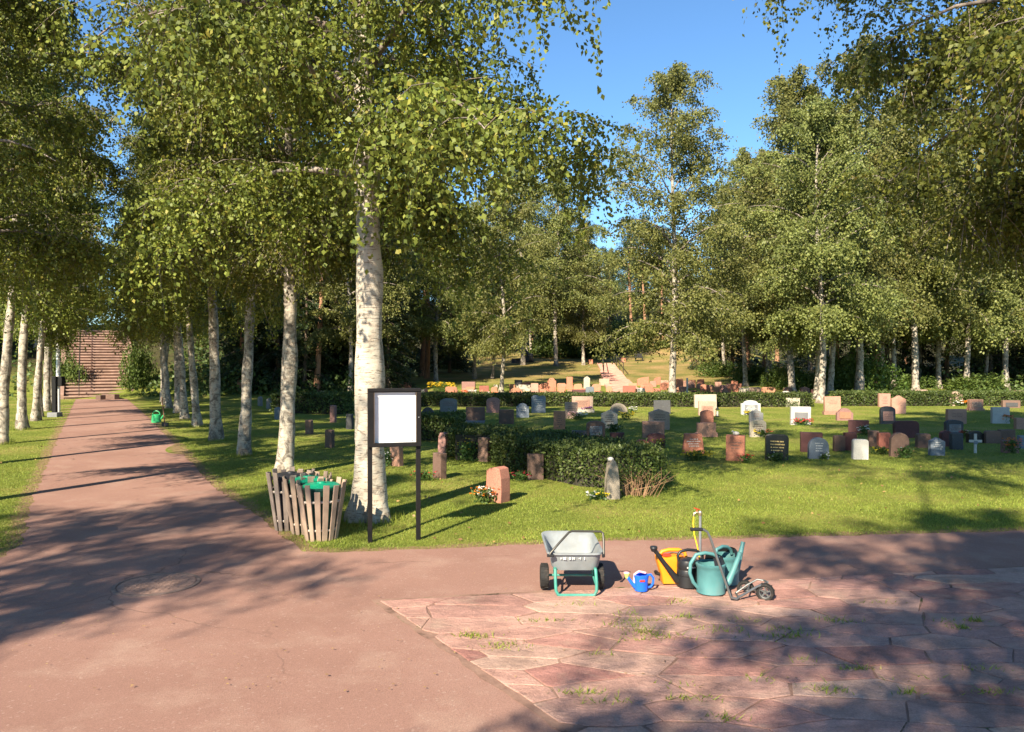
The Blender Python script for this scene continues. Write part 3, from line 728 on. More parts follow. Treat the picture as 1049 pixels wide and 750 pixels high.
# ------------------------------------------------------------------ hedges
def hedge(label, foot, h, n, leaf, seed, lush=1.):
    """clipped hedge: leafy skin over a twiggy core; foot = outline on the ground"""
    r = np.random.default_rng(seed); cx = sum(p[0] for p in foot) / len(foot); cy = sum(p[1] for p in foot) / len(foot)
    t = thing('hedge', label, 'hedge', (cx, cy, hz(cx, cy))); P = np.array(foot) - np.array([cx, cy]); m = len(P)
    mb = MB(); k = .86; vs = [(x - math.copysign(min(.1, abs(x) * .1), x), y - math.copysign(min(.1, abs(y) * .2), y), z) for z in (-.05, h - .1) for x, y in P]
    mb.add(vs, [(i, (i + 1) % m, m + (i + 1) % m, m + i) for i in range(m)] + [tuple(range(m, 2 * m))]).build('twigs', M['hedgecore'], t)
    seg = [(P[i], P[(i + 1) % m]) for i in range(m)]; per = np.array([np.linalg.norm(b - a) for a, b in seg]); xs, ys = P[:, 0], P[:, 1]
    top = []
    while len(top) < 1:
        q = r.uniform([xs.min(), ys.min()], [xs.max(), ys.max()], (n * 4, 2)); q = q[inside(q[:, 0], q[:, 1], [tuple(p) for p in P])]; top = q[:int(n * .45)]
    zt = h - np.abs(r.normal(0, .06, len(top))) + .05 * np.sin(top[:, 0] * 3.1) * np.sin(top[:, 1] * 3.7)
    C = [np.column_stack([top, zt])]
    ns = n - len(top); ch = r.choice(m, ns, p=per / per.sum()); u = r.uniform(0, 1, ns)[:, None]
    A_ = np.array([s[0] for s in seg])[ch]; B_ = np.array([s[1] for s in seg])[ch]; q = A_ + (B_ - A_) * u; z = h * r.uniform(0.02, 1, ns) ** .8
    nn = np.column_stack([(B_ - A_)[:, 1], -(B_ - A_)[:, 0]]); nn /= np.linalg.norm(nn, axis=1, keepdims=True)
    q = q + nn * (r.normal(0, .05, (ns, 1)) + .03 * np.sin(q[:, :1] * 5 + z[:, None] * 6)); C.append(np.column_stack([q, z])); C = np.concatenate(C)
    st = r.integers(0, len(C), int(n * .05)); C2 = C[st] + np.abs(r.normal(0, .05, (len(st), 3))); C = np.concatenate([C, C2])
    V, Q_ = leaf_quads(r, C, r.normal(0, .8, (len(C), 3)) + np.array([0, 0, .5]), leaf, leaf * .62)
    link('foliage', np_mesh('foliage', V, Q_), M['hedge'] if lush < 1.5 else M['shrub'], t); return t
hedge('thick clipped hedge in the middle of the lawn behind the slim pointed stone', [(2.25, 11.75), (1.16, 12.2), (.66, 12.9), (.15, 13.6), (-.28, 14.6), (-.33, 15.6), (-1.25, 15.75), (-1.3, 16.8), (-.3, 16.9), (.7, 15.3), (1.6, 14.2), (2.4, 12.9)], .60, 30000, .055, 1)
hedge('short dark hedge block in shade just right of the notice board', [(-2.6, 19.6), (-1.35, 19.3), (-1.3, 20.4), (-2.6, 20.6)], .62, 7000, .07, 2)
hedge('dark hedge in shade seen left of the biggest birch', [(-9.2, 29.6), (-6.4, 29.3), (-6.3, 30.5), (-9.2, 30.7)], .75, 7000, .09, 3)
hedge('long low hedge behind the lawn graves from the dark trunk to the double stemmed birch', [(-5.2, 33.8), (4.5, 33.6), (13.2, 33.9), (13.2, 34.9), (4.5, 34.7), (-5.2, 34.9)], .55, 30000, .09, 4)
hedge('long low hedge behind the right hand graves, left end at the salmon headstone', [(14.6, 34.4), (20, 34.2), (24, 34.1), (24, 35.2), (20, 35.3), (14.6, 35.4)], .60, 22000, .09, 5)
hedge('right end of the far hedge behind the white headstone', [(24.2, 34.2), (36, 34), (36, 35), (24.2, 35.2)], .66, 16000, .09, 6)
# brown dead stems at the near hedge corner
t = thing('dry_shrub', 'brown dead twigs sticking out at the right foot of the middle hedge', 'shrub', tuple(at(652, 508))); mb = MB(); r = np.random.default_rng(3)
for _ in range(70):
    x, y = r.normal(0, .13), r.normal(0, .06); h = r.uniform(.15, .45); mb.tube([(x, y, -.02), (x * 1.5 + r.normal(0, .04), y * 1.5 - .05, h * .6), (x * 2.2 + r.normal(0, .08), y * 2 - .09, h)], [.006, .004, .002], 3)
mb.build('stems', mat_plain('dry stems', (.36, .21, .12), .9), t)
Vq, Qq = leaf_quads(r, r.normal(0, 1, (500, 3)) * np.array([.25, .12, .12]) + np.array([0, 0, .36]), r.normal(0, 1, (500, 3)), .05, .03); link('foliage', np_mesh('foliage', Vq, Qq), M['shrub'], t)

# shrubs at the wood edge
SH = [shrub_mesh(60 + i, 2.2, 1.5, 1.5, 5200, .11) for i in range(3)]
for s_ in SH: s_.materials.append(M['shrub'])
def shrub(px, py, w, h, label, i=0, rz=0.):
    p = at(px, py); t = thing('shrub', label, 'shrub', tuple(p), rz); link('foliage', SH[i % 3], None, t); t.scale = (w / 2.2, w / 2.6, h / 1.35); return t
shrub(879, 402, 3.6, 2.6, 'bright green fluffy shrub behind the hedge, right of the double stemmed birch', 0)
shrub(735, 386, 3.0, 1.2, 'low green bush at the feet of the spruces on the left', 1)
shrub(770, 391, 3.4, 1.3, 'low green bush in the middle of the wood edge undergrowth', 2, 1.)
shrub(800, 397, 3.0, 1.6, 'dense green bush left of the thin pale birch stem', 0, 2.)
shrub(822, 400, 2.2, 1.2, 'small dark green bush touching the thin pale birch stem', 1, 3.)
shrub(935, 401, 2.4, 1.0, 'low green bush at the foot of the bare twigged spruce', 1, 2.)
shrub(1000, 400, 4.2, 1.1, 'wide low green bush behind the right hedge', 2, 4.)
shrub(812, 416, 1.5, .55, 'low loose green plant beside the white headstone pair', 0, 1.)
shrub(453, 402, .95, .62, 'rounded bush full of yellow flowers on the lower slope', 2)
shrub(463, 378, 2.6, 1.4, 'mossy dark bush on the shaded slope', 1)
shrub(560, 362, 3.4, 1.8, 'pale yellowish bush on the terrace right of the dark boulder', 1)
for i, (px, py, w, h, l) in enumerate([(585, 366, 7, 3.6, 'first tall leafy bush of the green thicket on the terrace'), (610, 366, 6, 4.2, 'second tall bush of the terrace thicket, in its middle'), (637, 360, 6, 3.4, 'last tall bush of the terrace thicket, next to the stair top'), (710, 352, 3.5, 1.2, 'low bush on the right flank of the dry mound'), (680, 356, 2.4, .8, 'small low bush on the dry mound')]): shrub(px, py, w, h, l, i, i)
for i, (px, py, w, h, l) in enumerate([(66, 398, 2., 2.2, 'green bush left of the staircase'), (141, 398, 2., 2.6, 'green bush right of the staircase')]): shrub(px, py, w, h, l, i, i)
# undergrowth deep in the wood, one mass
r = np.random.default_rng(77); C = []
for x0, x1, y0, y1, n in [(26, 70, 41, 70, 16000), (-36, -10, 52, 70, 9000), (-8, 34, 92, 112, 7000), (-20, -8, 41, 52, 7000), (-46, -26, 28, 56, 8000)]:
    x, y = r.uniform(x0, x1, n), r.uniform(y0, y1, n); z = height(x, y) + r.uniform(0, 1, n) ** 2 * (1.1 + .6 * np.sin(x * .7) * np.sin(y * .8)); C.append(np.stack([x, y, z], -1))
C = np.concatenate(C); Vq, Qq = leaf_quads(r, C, r.normal(0, 1, (len(C), 3)) + np.array([0, 0, .6]), .26, .16)
o = link('undergrowth', np_mesh('undergrowth', Vq, Qq), M['hedge']); setp(o, 'dark low undergrowth covering the wood floor', 'undergrowth', kind='stuff')

# ------------------------------------------------------------------ stairs
M['step'] = mat_plain('red stone steps', (.27, .165, .125), .85, 0, .25, 1.6, (.16, .10, .075)); M['tread'] = mat_plain('worn treads', (.33, .215, .165), .85, 0, .3, 2.2, (.18, .115, .085))
a, b = at(72, 408), at(131, 408)
ux, uy = -.479, .878                                                    # direction of the avenue
t = thing('staircase', 'wide reddish stone staircase climbing at the far end of the avenue', 'staircase', (-22.05, 41.1, 0), math.atan2(uy, ux) - math.pi / 2)
mb = MB(); n = 24; rise = 3.95 / n; run = .38
for i in range(n): mb.box((0, i * run + .40, (i + .5) * rise - .335), (3.15, run + .36, rise + .53), 0, 0, 0)
mb.build('risers', M['step'], t)
for i in range(n): MB().box((0, i * run + .235, (i + 1) * rise - .035), (3.2, run + .16, .07), bev=.012).build('tread', M['tread'], t)
mb = MB().box((0, n * run + 1.7, n * rise - .4), (3.2, 3.2, .8)); mb.build('landing', M['step'], t)
for s in (-1, 1):
    mb = MB(); mb.add([(s * 1.6, 0, -.3), (s * 1.85, 0, -.3), (s * 1.85, 0, .25), (s * 1.6, 0, .25), (s * 1.6, n * run, n * rise - .5), (s * 1.85, n * run, n * rise - .5), (s * 1.85, n * run, n * rise + .2), (s * 1.6, n * run, n * rise + .2)],
                       [(0, 1, 2, 3), (4, 5, 6, 7), (0, 1, 5, 4), (1, 2, 6, 5), (2, 3, 7, 6), (3, 0, 4, 7)]).build('side_wall', M['step'], t)
mb = MB(); mb.tube([(-.9, 0.2, .9), (-.9, n * run, n * rise + .9)], .03, 8)
for k in range(6): q = k / 5 * n * run * .98 + .1; mb.tube([(-.9, q, q / run * rise - .2), (-.9, q, q / run * rise + .85)], .022, 6)
mb.build('handrail', mat_plain('dark iron', (.05, .045, .04), .5, .6), t)
for i, (px, py, c) in enumerate([(113, 409, 'low dark stone trough at the foot of the wide staircase'), (103, 409.6, 'small grey stone block at the foot of the wide staircase')]):
    p = at(px, py); t = thing('stone_block', c, 'stone block', tuple(p), -.5); MB().box((0, 0, .12), (1.1 - .7 * i, .3, .3 - .05 * i), bev=.02).build('block', M['st_brown'], t)
# narrow stairs up the mound
pts = [at(643, 404), at(637, 399), at(630, 390), at(625, 381), at(620, 373)]
t = thing('hill_stairs', 'narrow red stone stairs leading up the grassy slope', 'stairs', tuple(pts[0])); mb = MB(); L = [pts[0]]
for p, q in zip(pts, pts[1:]):
    k = max(2, int((q - p).length / .5))
    for i in range(k):
        c = p.lerp(q, i / k) - pts[0]; d = q - p; yaw = math.atan2(d.y, d.x) - math.pi / 2; ww = 1.9 - .6 * min(1, (p.y - pts[0].y) / 25)
        mb.box((c.x, c.y, c.z + .02), (ww, .56, .22), yaw)
mb.build('steps', mat_plain('rosy stone steps', (.46, .25, .19), .85, 0, .25, 2.), t)
iron = mat_plain('handrail iron', (.06, .05, .045), .5, .5)
for s, ps in ((-1, [(617, 374), (618.5, 386)]), (1, [(629, 372.5), (638.5, 385)])):
    q = [at(*ps[0]) - pts[0], at(*ps[1]) - pts[0]]; mb = MB(); up = Vector((0, 0, .95)); mb.tube([q[0] + up, q[1] + up], .04, 6)
    for i in range(4): c = q[0].lerp(q[1], i / 3); c.z = hz(c.x + pts[0].x, c.y + pts[0].y) - pts[0].z; mb.tube([c, c + up], .03, 6)
    mb.build('handrail', iron, t)
# boulder and dark bench on the slope
p = at(541, 371); t = thing('boulder', 'dark rough boulder standing on the edge of the slope terrace', 'boulder', tuple(p)); bm = bmesh.new(); bmesh.ops.create_icosphere(bm, subdivisions=3, radius=.5); r = random.Random(4)
for v in bm.verts: v.co = Vector((v.co.x * 1.15, v.co.y * .8, max(-.2, v.co.z * 1.25 + .35))) * (1 + .18 * math.sin(v.co.x * 9) * math.sin(v.co.z * 8 + 1) + r.uniform(-.03, .03))
me = bpy.data.meshes.new('rock'); bm.to_mesh(me); bm.free(); link('rock', me, M['st_darkgrey'], t)
p = at(654.5, 370); t = thing('bench', 'small black bench on the dry mound beyond the narrow stairs', 'bench', tuple(p)); bk = mat_plain('black wood', (.02, .02, .02), .6)
MB().box((0, 0, .3), (.75, .35, .05), bev=.008).build('seat', bk, t); MB().box((0, .17, .52), (.75, .04, .34), bev=.008).build('backrest', bk, t)
for s in (-1, 1): MB().box((s * .31, 0, .14), (.06, .3, .29)).build('leg', bk, t)
# ------------------------------------------------------------------ headstones
def arc(cx, cz, rx, rz_, a0, a1, n): return [(cx + rx * math.cos(R(a0 + (a1 - a0) * i / n)), cz + rz_ * math.sin(R(a0 + (a1 - a0) * i / n))) for i in range(n + 1)]
def profile(kind, w, h, rr):
    a = w / 2
    if kind == 'arch': return [(-a, 0), (a, 0)] + arc(0, h - .22 * h, a, .22 * h, 0, 180, 12)
    if kind == 'round': s = min(a, h * .6); return [(-a, 0), (a, 0)] + arc(0, h - s, a, s, 0, 180, 16)
    if kind == 'dome': return [(-a, 0), (a, 0)] + arc(0, h * .12, a, h * .88, 0, 180, 16)
    if kind == 'peak': return [(-a, 0), (a, 0), (a, h * .8), (a * .82, h * .84), (a * .5, h * .89), (a * .2, h * .97), (0, h), (-a * .2, h * .97), (-a * .5, h * .89), (-a * .82, h * .84), (-a, h * .8)]
    if kind == 'gable': return [(-a, 0), (a, 0), (a, h * .84), (0, h), (-a, h * .84)]
    if kind == 'shoulder': return [(-a, 0), (a, 0), (a, h * .78), (a * .8, h * .8)] + arc(0, h * .8, a * .72, h * .2, 0, 180, 12) + [(-a * .8, h * .8), (-a, h * .78)]
    if kind == 'soft': c = min(a, h) * .35; return [(-a, 0), (a, 0)] + arc(a - c, h - c, c, c, 0, 90, 5) + arc(-a + c, h - c, c, c, 90, 180, 5)
    if kind == 'wave': return [(-a, 0), (a, 0), (a, h * .93), (a * .6, h * .97), (a * .15, h * .93), (-a * .3, h), (-a * .7, h * .98), (-a, h * .88)]
    if kind == 'bell': return [(-a, 0), (a, 0), (a, h * .62), (a * .75, h * .72), (a * .62, h * .86)] + arc(0, h * .84, a * .55, h * .16, 5, 175, 8) + [(-a * .62, h * .86), (-a * .75, h * .72), (-a, h * .62)]
    if kind == 'trap': return [(-a, 0), (a, 0), (a * .92, h * .3), (a * .76, h), (-a * .76, h), (-a * .92, h * .3)]
    if kind == 'step': return [(-a, 0), (a, 0), (a, h * .3), (a * .84, h * .36), (a * .84, h), (-a * .84, h), (-a * .84, h * .36), (-a, h * .3)]
    if kind == 'slant': return [(-a, 0), (a, 0), (a, h), (a * .3, h * .96), (-a * .5, h * .88), (-a, h * .7)]
    if kind == 'obelisk': return [(-a, 0), (a, 0), (a * .95, h * .45), (a * .72, h * .82), (a * .35, h * .98), (-a * .2, h), (-a * .6, h * .88), (-a * .92, h * .5)]
    if kind == 'rough':
        pts = [(-a, 0), (a, 0), (a, h * .3), (a * .96, h * .7), (a * .8, h * .95), (a * .2, h), (-a * .5, h * .96), (-a * .9, h * .85), (-a, h * .4)]
        return [(x * rr.uniform(.92, 1.04), z * rr.uniform(.95, 1.02) if z else 0) for x, z in pts]
    return [(-a, 0), (a, 0), (a, h), (-a, h)]
SID = [0]
def stone(x0, x1, y0, y1, kind, col, label, ink=None, plinth=0, rz=None, D=None, panel=None, ledger=False, cap=None, group=None, cat='headstone', small=False):
    SID[0] += 1; rr = random.Random(SID[0] * 17)
    p = at((x0 + x1) / 2, y1); Y = p.y; W = (x1 - x0) * Y / F; top = EYE + (HZ - y0) / F * Y; H = max(.18, top - p.z)
    D = D or min(.24, .10 + W * .12); yaw = R(rr.uniform(-9, 3)) if rz is None else R(rz)
    if rz is not None and abs(rz) < 40: W = max(.2, (W - D * abs(math.sin(yaw))) / math.cos(yaw))
    p = p + Vector((0, D / 2, 0))
    t = thing('headstone', label, cat, (p.x, p.y, p.z - .01), yaw, group)
    t.rotation_euler = (R(rr.uniform(-1.5, 1.5)), R(rr.uniform(-1.2, 1.2)), yaw)
    zb = 0
    if plinth and not small:
        zb = min(.14, H * .2); MB().box((0, 0, zb / 2 - .03), (W * 1.0, D * 1.35, zb + .06), bev=.008).build('plinth', M['st_' + (plinth if isinstance(plinth, str) else col)], t)
    w = W * (.88 if plinth else 1.); h = H - zb
    pr = profile(kind, w, h, rr); n = len(pr); zo = -.06 if not zb else 0
    vs = [(x, -D / 2, z + zb if z > 0 else zb + zo) for x, z in pr] + [(x * (.96 if kind in ('rough', 'obelisk') else 1), D / 2, z + zb if z > 0 else zb + zo) for x, z in pr]
    fs = [tuple(range(n)), tuple(reversed(range(n, 2 * n)))] + [(i, n + i, n + (i + 1) % n, (i + 1) % n) for i in range(n)]
    MB().add(vs, fs).build('slab', M['st_' + col], t, bev=.012 if not small else .02, bseg=2 if not small else 1)
    f = -D / 2
    if panel: MB().box((0, f - .008, zb + h * .45), (w * .68, .02, h * .52), bev=.004).build('panel', M['st_' + panel], t)
    if ink:
        fz = f - (.020 if panel else .002); mb = MB(); rows = rr.randint(3, 5) if h > .35 else 2
        hh = min(.024, h * .045)
        for q in range(rows):
            z = zb + h * (.74 - q * .115) if not panel else zb + h * (.62 - q * .09); ww = w * rr.uniform(.3, .62); x = -ww / 2
            while x < ww / 2:
                l_ = rr.uniform(.4, 1.1) * hh; mb.box((x + l_ / 2, fz, z), (l_, .005, hh * rr.choice([1, 1, .75]))); x += l_ + hh * rr.choice([.22, .25, .3, .8])
        mb.build('inscription', M[ink], t)
    if cap == 'bird':
        mb = MB(); mb.lathe([(.001, -.06), (.03, -.045), (.045, 0), (.03, .05), (.001, .075)], (0, 0, H + .04), 10, axis='X', cap=False); mb.lathe([(.001, -.025), (.025, 0), (.001, .025)], (-.06, 0, H + .075), 8, cap=False)
        mb.build('ornament', M['st_white'], t, True)
    if cap == 'stone': MB().lathe([(.045, 0), (.05, .02), (.03, .045), (.001, .05)], (-.02, 0, H - .01), 9).build('ornament', M['st_white'], t, True)
    if cap == 'candles':
        for s in (-.28, .2): MB().lathe([(.035, 0), (.035, .09), (.02, .10), (.001, .11)], (W * s, 0, H - .015), 10).build('candle', M['st_white'], t, True)
    if ledger: MB().box((0, -D / 2 - .3, .02), (W * 1.05, .6, .06), bev=.008).build('ledger', M['st_grey'], t)
    return t
LG = 'headstones on the sunny right lawn'; SG = 'headstones in shade near the right edge'; HG = 'headstones on the far slope'; DG = 'headstones on the shaded left lawn'; MG = 'headstones around the middle hedge'; BG_ = 'headstones along the far hedge'
# around the middle hedge
stone(497, 523, 477, 515.5, 'rough', 'coralred', 'nearest headstone, reddish slab turned sideways with orange and white flowers before it', None, 0, -38, .22, group=MG)
stone(540, 557, 465, 492, 'rect', 'brown', 'upright brown slab against the dark hedge with red flowers at its left', None, 0, 4, group=MG)
stone(620.5, 635, 471, 512.5, 'obelisk', 'tan', 'slim pointed rough stone with a small white pebble on its tip', None, 0, 8, .17, cap='stone', group=MG)
stone(449.5, 460, 442, 469, 'rough', 'rose', 'tall narrow rough stone behind the dark one, nearest the notice board post', None, 0, -30, .2, group=MG)
stone(442.5, 457, 464, 491, 'rect', 'brown', 'dark brown slab edge on, right of the right notice board post', None, 0, -50, .13, group=MG)
stone(489, 503, 448, 473.5, 'soft', 'brown', 'rusty brown slab half hidden beside the yellow flowering plant at the hedge corner', None, 0, -32, .13, group=MG)
stone(399, 413, 455, 478, 'rect', 'salmon', 'salmon stone seen under the notice board beside white flowers', None, 0, -32, .13, group=MG)
# left shade
for x0, x1, y0, y1, k, c, l in [(332, 342, 440, 459, 'soft', 'brown', 'brown stone in left shade nearest the litter bins, its right edge sunlit'), (313, 319.5, 430, 445, 'rect', 'brown', 'small brown stone just right of the trunk behind the bins'),
        (338, 343.5, 415, 433, 'rect', 'rose', 'thin upright stone with a sunlit edge behind the brown one in left shade'), (354, 361.5, 424, 440, 'rect', 'darkgrey', 'dark stone half hidden by the left side of the biggest birch'),
        (326.5, 337, 400.5, 409, 'rect', 'pink', 'small pink block behind the left shade graves, below the upright white stem'), (320, 327, 411.5, 421, 'rect', 'grey', 'grey stone in front of the dark hedge end in left shade'),
        (281, 286.5, 417, 430, 'arch', 'bluegrey', 'pale rimmed grey stone just left of the trunk behind the bins'), (272.5, 277, 408, 419, 'arch', 'grey', 'second little grey stone from the second avenue trunk'),
        (264, 268, 406, 416, 'arch', 'grey', 'first little grey stone beside the second avenue trunk'), (347, 355, 380.5, 387, 'rect', 'orange', 'reddish block on the bank above, left of the biggest birch'),
        (300, 307, 404, 413, 'rect', 'darkgrey', 'dark little stone beside the left end of the shaded hedge')]:
    stone(x0, x1, y0, y1, k, c, l, None, 0, -25, .14, group=DG, small=True)
# row in the shade before the far hedge, and the lawn to its right
stone(450.5, 468, 408, 422, 'arch', 'grey', 'grey round shouldered stone in hedge shade left of the rose brown one', 'ink', 0, 0, group=BG_)
stone(431, 445, 417, 428, 'dome', 'darkgrey', 'dark rounded stone just right of the notice board frame', None, 0, 0, group=BG_)
stone(456, 470, 424, 441, 'rect', 'salmon', 'salmon block with two white candles on top', None, 0, -8, cap='candles', group=BG_)
stone(477, 496.5, 417, 432, 'rect', 'brown', 'wide brown stone with pale stone border between two shaded ones', None, 0, 0, ledger=True, group=BG_)
stone(498, 512, 407, 423, 'arch', 'rose', 'rose brown stone with pale edge touching the dark patchy birch', 'ink', 0, -10, group=BG_)
stone(511, 526.5, 419.5, 434.5, 'rect', 'brown', 'plain brown block in front of the dark patchy birch', None, 0, 0, group=BG_)
stone(529, 542, 413, 428, 'shoulder', 'bluegrey', 'small blue grey stone with raised centre in hedge shade', 'pale', 0, 0, group=BG_)
stone(544.5, 559, 404.5, 423, 'wave', 'bluegrey', 'blue grey stone with wavy top standing in hedge shade', 'pale', 0, 0, group=BG_)
stone(567, 579.5, 421, 440, 'rect', 'orange', 'upright rusty orange slab at the edge of the sunlight', 'ink', 0, -6, group=LG)
stone(584.5, 609, 406, 422.5, 'rect', 'peach', 'wide pale family stone with pink panel and purple flowers', 'ink', 'cream', 0, panel='salmon', group=LG)
stone(578.5, 592, 412, 429, 'rect', 'peach', 'pinkish cream stone before the wide family stone, little flowers at its foot', 'ink', 0, -5, group=LG)
stone(616, 633, 420, 439, 'peak', 'cream', 'cream stone with softly peaked top and dark lettering', 'ink', 0, -3, group=LG)
stone(625, 643, 413, 423, 'dome', 'tan', 'low wide tan stone behind the cream peaked one', None, 0, 0, group=LG)
stone(629.5, 648, 405.5, 416, 'rect', 'black', 'black polished wide stone with pale post set in the far hedge', None, 0, 0, panel='maroon', group=BG_)
stone(674.5, 687, 402, 412, 'rect', 'cream', 'small cream stone left of the lone slender birch', None, 0, 0, group=BG_)
stone(670, 687.5, 410, 424, 'rect', 'darkgrey', 'dark polished stone with light grey left edge under the slender birch', None, 0, -8, group=BG_)
stone(665, 686.5, 419, 440.5, 'gable', 'peach', 'peach stone with pointed gable top behind the salmon block', 'ink', 0, -4, group=LG)
stone(658.5, 681.5, 431.5, 449, 'rect', 'salmon', 'salmon rectangular stone with rough top before the gabled peach one', 'ink', 0, -6, group=LG)
stone(663, 682.5, 443.5, 459, 'arch', 'maroon', 'dark maroon arched stone before the salmon rectangular one', None, 0, -10, group=LG)
stone(649, 668, 450, 461, 'dome', 'red', 'low red dome shaped stone beside yellow blooms at the hedge end', None, 0, -5, group=LG)
stone(601, 620, 431, 449, 'arch', 'brown', 'weathered dark brown stone with barrel top behind the hedge', 'ink', 0, 0, panel='grey', group=LG)
stone(586, 601.5, 441, 449, 'rect', 'darkgrey', 'low dark grey block left of the barrel topped stone', None, 0, 0, group=LG)
stone(625.5, 640, 443, 454, 'rect', 'maroon', 'low maroon block right of the barrel topped stone', None, 0, 0, group=LG)
stone(699.5, 722.5, 444, 465, 'trap', 'coral', 'coral stone widening downwards behind a carpet of yellow flowers', 'pale', 0, -3, group=LG)
stone(744.5, 766, 446, 472.5, 'rect', 'coral', 'coral red upright slab with a white bird on top and red flowers', 'ink', 0, -20, .22, cap='bird', group=LG)
stone(785, 809.5, 445, 472, 'soft', 'black', 'glossy black rounded stone with gilt lettering', 'gold', 0, -14, .2, group=LG)
stone(713, 736, 433, 448, 'step', 'salmon', 'rough stepped salmon stone right behind the coral widening one', None, 0, -5, group=LG)
stone(718, 731.5, 420, 434, 'arch', 'coral', 'narrow coral arched stone behind the stepped salmon one', None, 0, -5, group=LG)
stone(716, 733.5, 411, 426, 'rect', 'peach', 'pale peach stone with pink band beside a small lantern', 'ink', 0, -4, panel='salmon', group=LG)
stone(712, 734.5, 404, 418, 'rect', 'cream', 'wide cream stone at the back of its file by the far hedge', None, 0, -3, group=BG_)
stone(760, 779.5, 410, 425, 'shoulder', 'white', 'white framed stone with grey inner panel', 'pale', 0, -3, panel='grey', group=LG)
stone(768, 782.5, 420, 433, 'shoulder', 'grey', 'rough grey stone wedged between the white framed and the cream arched ones', 'ink', 0, -8, group=LG)
stone(768.5, 785.5, 429.5, 448, 'arch', 'cream', 'cream arched stone with yellow flowers at its right foot', 'ink', 0, -8, group=LG)
stone(760, 772, 402, 412, 'rect', 'darkgrey', 'dark grey block standing in the far hedge behind the white framed stone', None, 0, 0, group=BG_)
stone(799, 812.5, 400.5, 415.5, 'shoulder', 'white', 'white arched stone with inset panel at the far hedge', 'ink', 0, 0, panel='cream', group=BG_)
stone(805.5, 819.5, 407.5, 417, 'rect', 'cream', 'low cream slab overlapping the white arched one at the hedge', None, 0, 0, group=BG_)
stone(811, 831, 416.5, 435.5, 'rect', 'white', 'white double stone with grey plate and red flowers along its foot', None, 0, -6, panel='grey', group=LG)
stone(844.5, 863, 406, 425, 'rect', 'salmon', 'large square salmon stone in front of the double stemmed birch', 'ink', 'salmon', -5, group=LG)
stone(863, 879.5, 404.5, 415, 'rect', 'brown', 'low wide brown stone with orange flowers by the far hedge', None, 0, 0, group=BG_)
stone(858, 874.5, 418, 431, 'bell', 'rose', 'small rose stone with dark arched carving below the large salmon one', None, 0, -6, panel='orange', group=LG)
stone(871, 892.5, 430.5, 444, 'rect', 'maroon', 'dark maroon block with sunlit left end and white blossoms in front', None, 0, -24, .24, group=SG)
stone(903, 918, 416, 434.5, 'arch', 'darkgrey', 'dark framed arched stone with pale face at the tip of the big shadow', 'ink', 0, -8, panel='pink', group=LG)
stone(901, 912.5, 403, 417, 'rect', 'pink', 'pink streaked slab beside the peach rounded one at the hedge', 'ink', 0, 0, group=BG_)
stone(914, 928.5, 405, 424, 'peak', 'salmon', 'salmon stone with peaked top in front of the tall cream birch', None, 0, -3, group=LG)
stone(927, 938, 401, 414, 'arch', 'red', 'brick red arched stone at the hedge right of the cream birch', None, 0, 0, group=BG_)
stone(938, 951, 399, 414.5, 'soft', 'peach', 'tan pointed stone next to the brick red arched one', None, 0, 0, group=BG_)
stone(973, 986.5, 401, 416, 'shoulder', 'peach', 'peach stone with white and orange flowers against the far hedge', 'ink', 0, 0, group=BG_)
stone(992.5, 1008.5, 409, 420.5, 'rect', 'salmon', 'low broad salmon stone with framed face near the far hedge', 'ink', 'salmon', 0, panel='peach', group=LG)
stone(971.5, 990.5, 419, 434.5, 'rect', 'salmon', 'salmon square stone directly behind the dark framed shaded one', 'ink', 0, -4, group=LG)
stone(970, 987.5, 430, 445.5, 'arch', 'darkgrey', 'dark framed arched stone with grey face before the salmon square one', 'ink', 0, -4, panel='grey', group=SG)
stone(1018, 1035, 417, 434, 'rect', 'white', 'bright white square stone with orange red flowers', None, 0, -10, group=LG)
stone(1028.5, 1045.5, 410, 418, 'rect', 'brown', 'low brown stone with pink left end near the right edge', None, 0, -10, panel='darkgrey', group=LG)
stone(1041, 1056, 400, 411, 'rect', 'peach', 'pale peach stone cut by the right edge, at the hedge', None, 0, 0, group=BG_)
stone(1042, 1058, 428, 440, 'rect', 'salmon', 'salmon stone cut by the right edge of the picture', None, 0, -6, group=LG)
# shaded cluster on the right
stone(821.5, 844.5, 443, 463.5, 'rect', 'maroon', 'wide dark maroon stone behind the grey lettered arch', None, 0, -16, .2, group=SG)
stone(829.5, 850, 448, 470.5, 'round', 'bluegrey', 'grey round topped stone with white lettering in half shade', 'pale', 0, -8, group=SG)
stone(855, 866.5, 446, 462.5, 'soft', 'brown', 'dark mossy stone left of the dark maroon upright one', None, 0, -5, group=SG)
stone(866, 878.5, 443, 462, 'rect', 'maroon', 'dark maroon upright stone behind the little cream one', None, 0, -5, group=SG)
stone(875, 891, 450, 471, 'soft', 'white', 'little cream stone with light top and two small dark marks', None, 0, -10, .16, group=SG)
stone(891, 901, 441, 458, 'rect', 'brown', 'dim brown stone between the cream one and the brown red one', None, 0, -5, group=SG)
stone(901, 913.5, 443, 464, 'rect', 'red', 'brown red upright stone with a yellow bloom at its foot', None, 0, -5, group=SG)
stone(913.5, 932, 443, 468.5, 'round', 'brown', 'dark natural round stone in shade, mottled and largest of its cluster', None, 0, -8, group=SG)
stone(918, 942.5, 431, 449, 'soft', 'maroon', 'broad dark maroon stone behind the mottled round one', None, 0, -8, group=SG)
stone(940.5, 954, 444, 459, 'soft', 'brown', 'dark low stone left of the blue grey wavy one in shade', None, 0, 0, group=SG)
stone(954, 969, 448, 467, 'peak', 'bluegrey', 'blue grey lettered stone with pointed top deep in shade', 'pale', 0, -6, group=SG)
stone(965, 976.5, 441, 458, 'arch', 'maroon', 'dark maroon arch between the blue grey one and the plain grey one', None, 0, 0, group=SG)
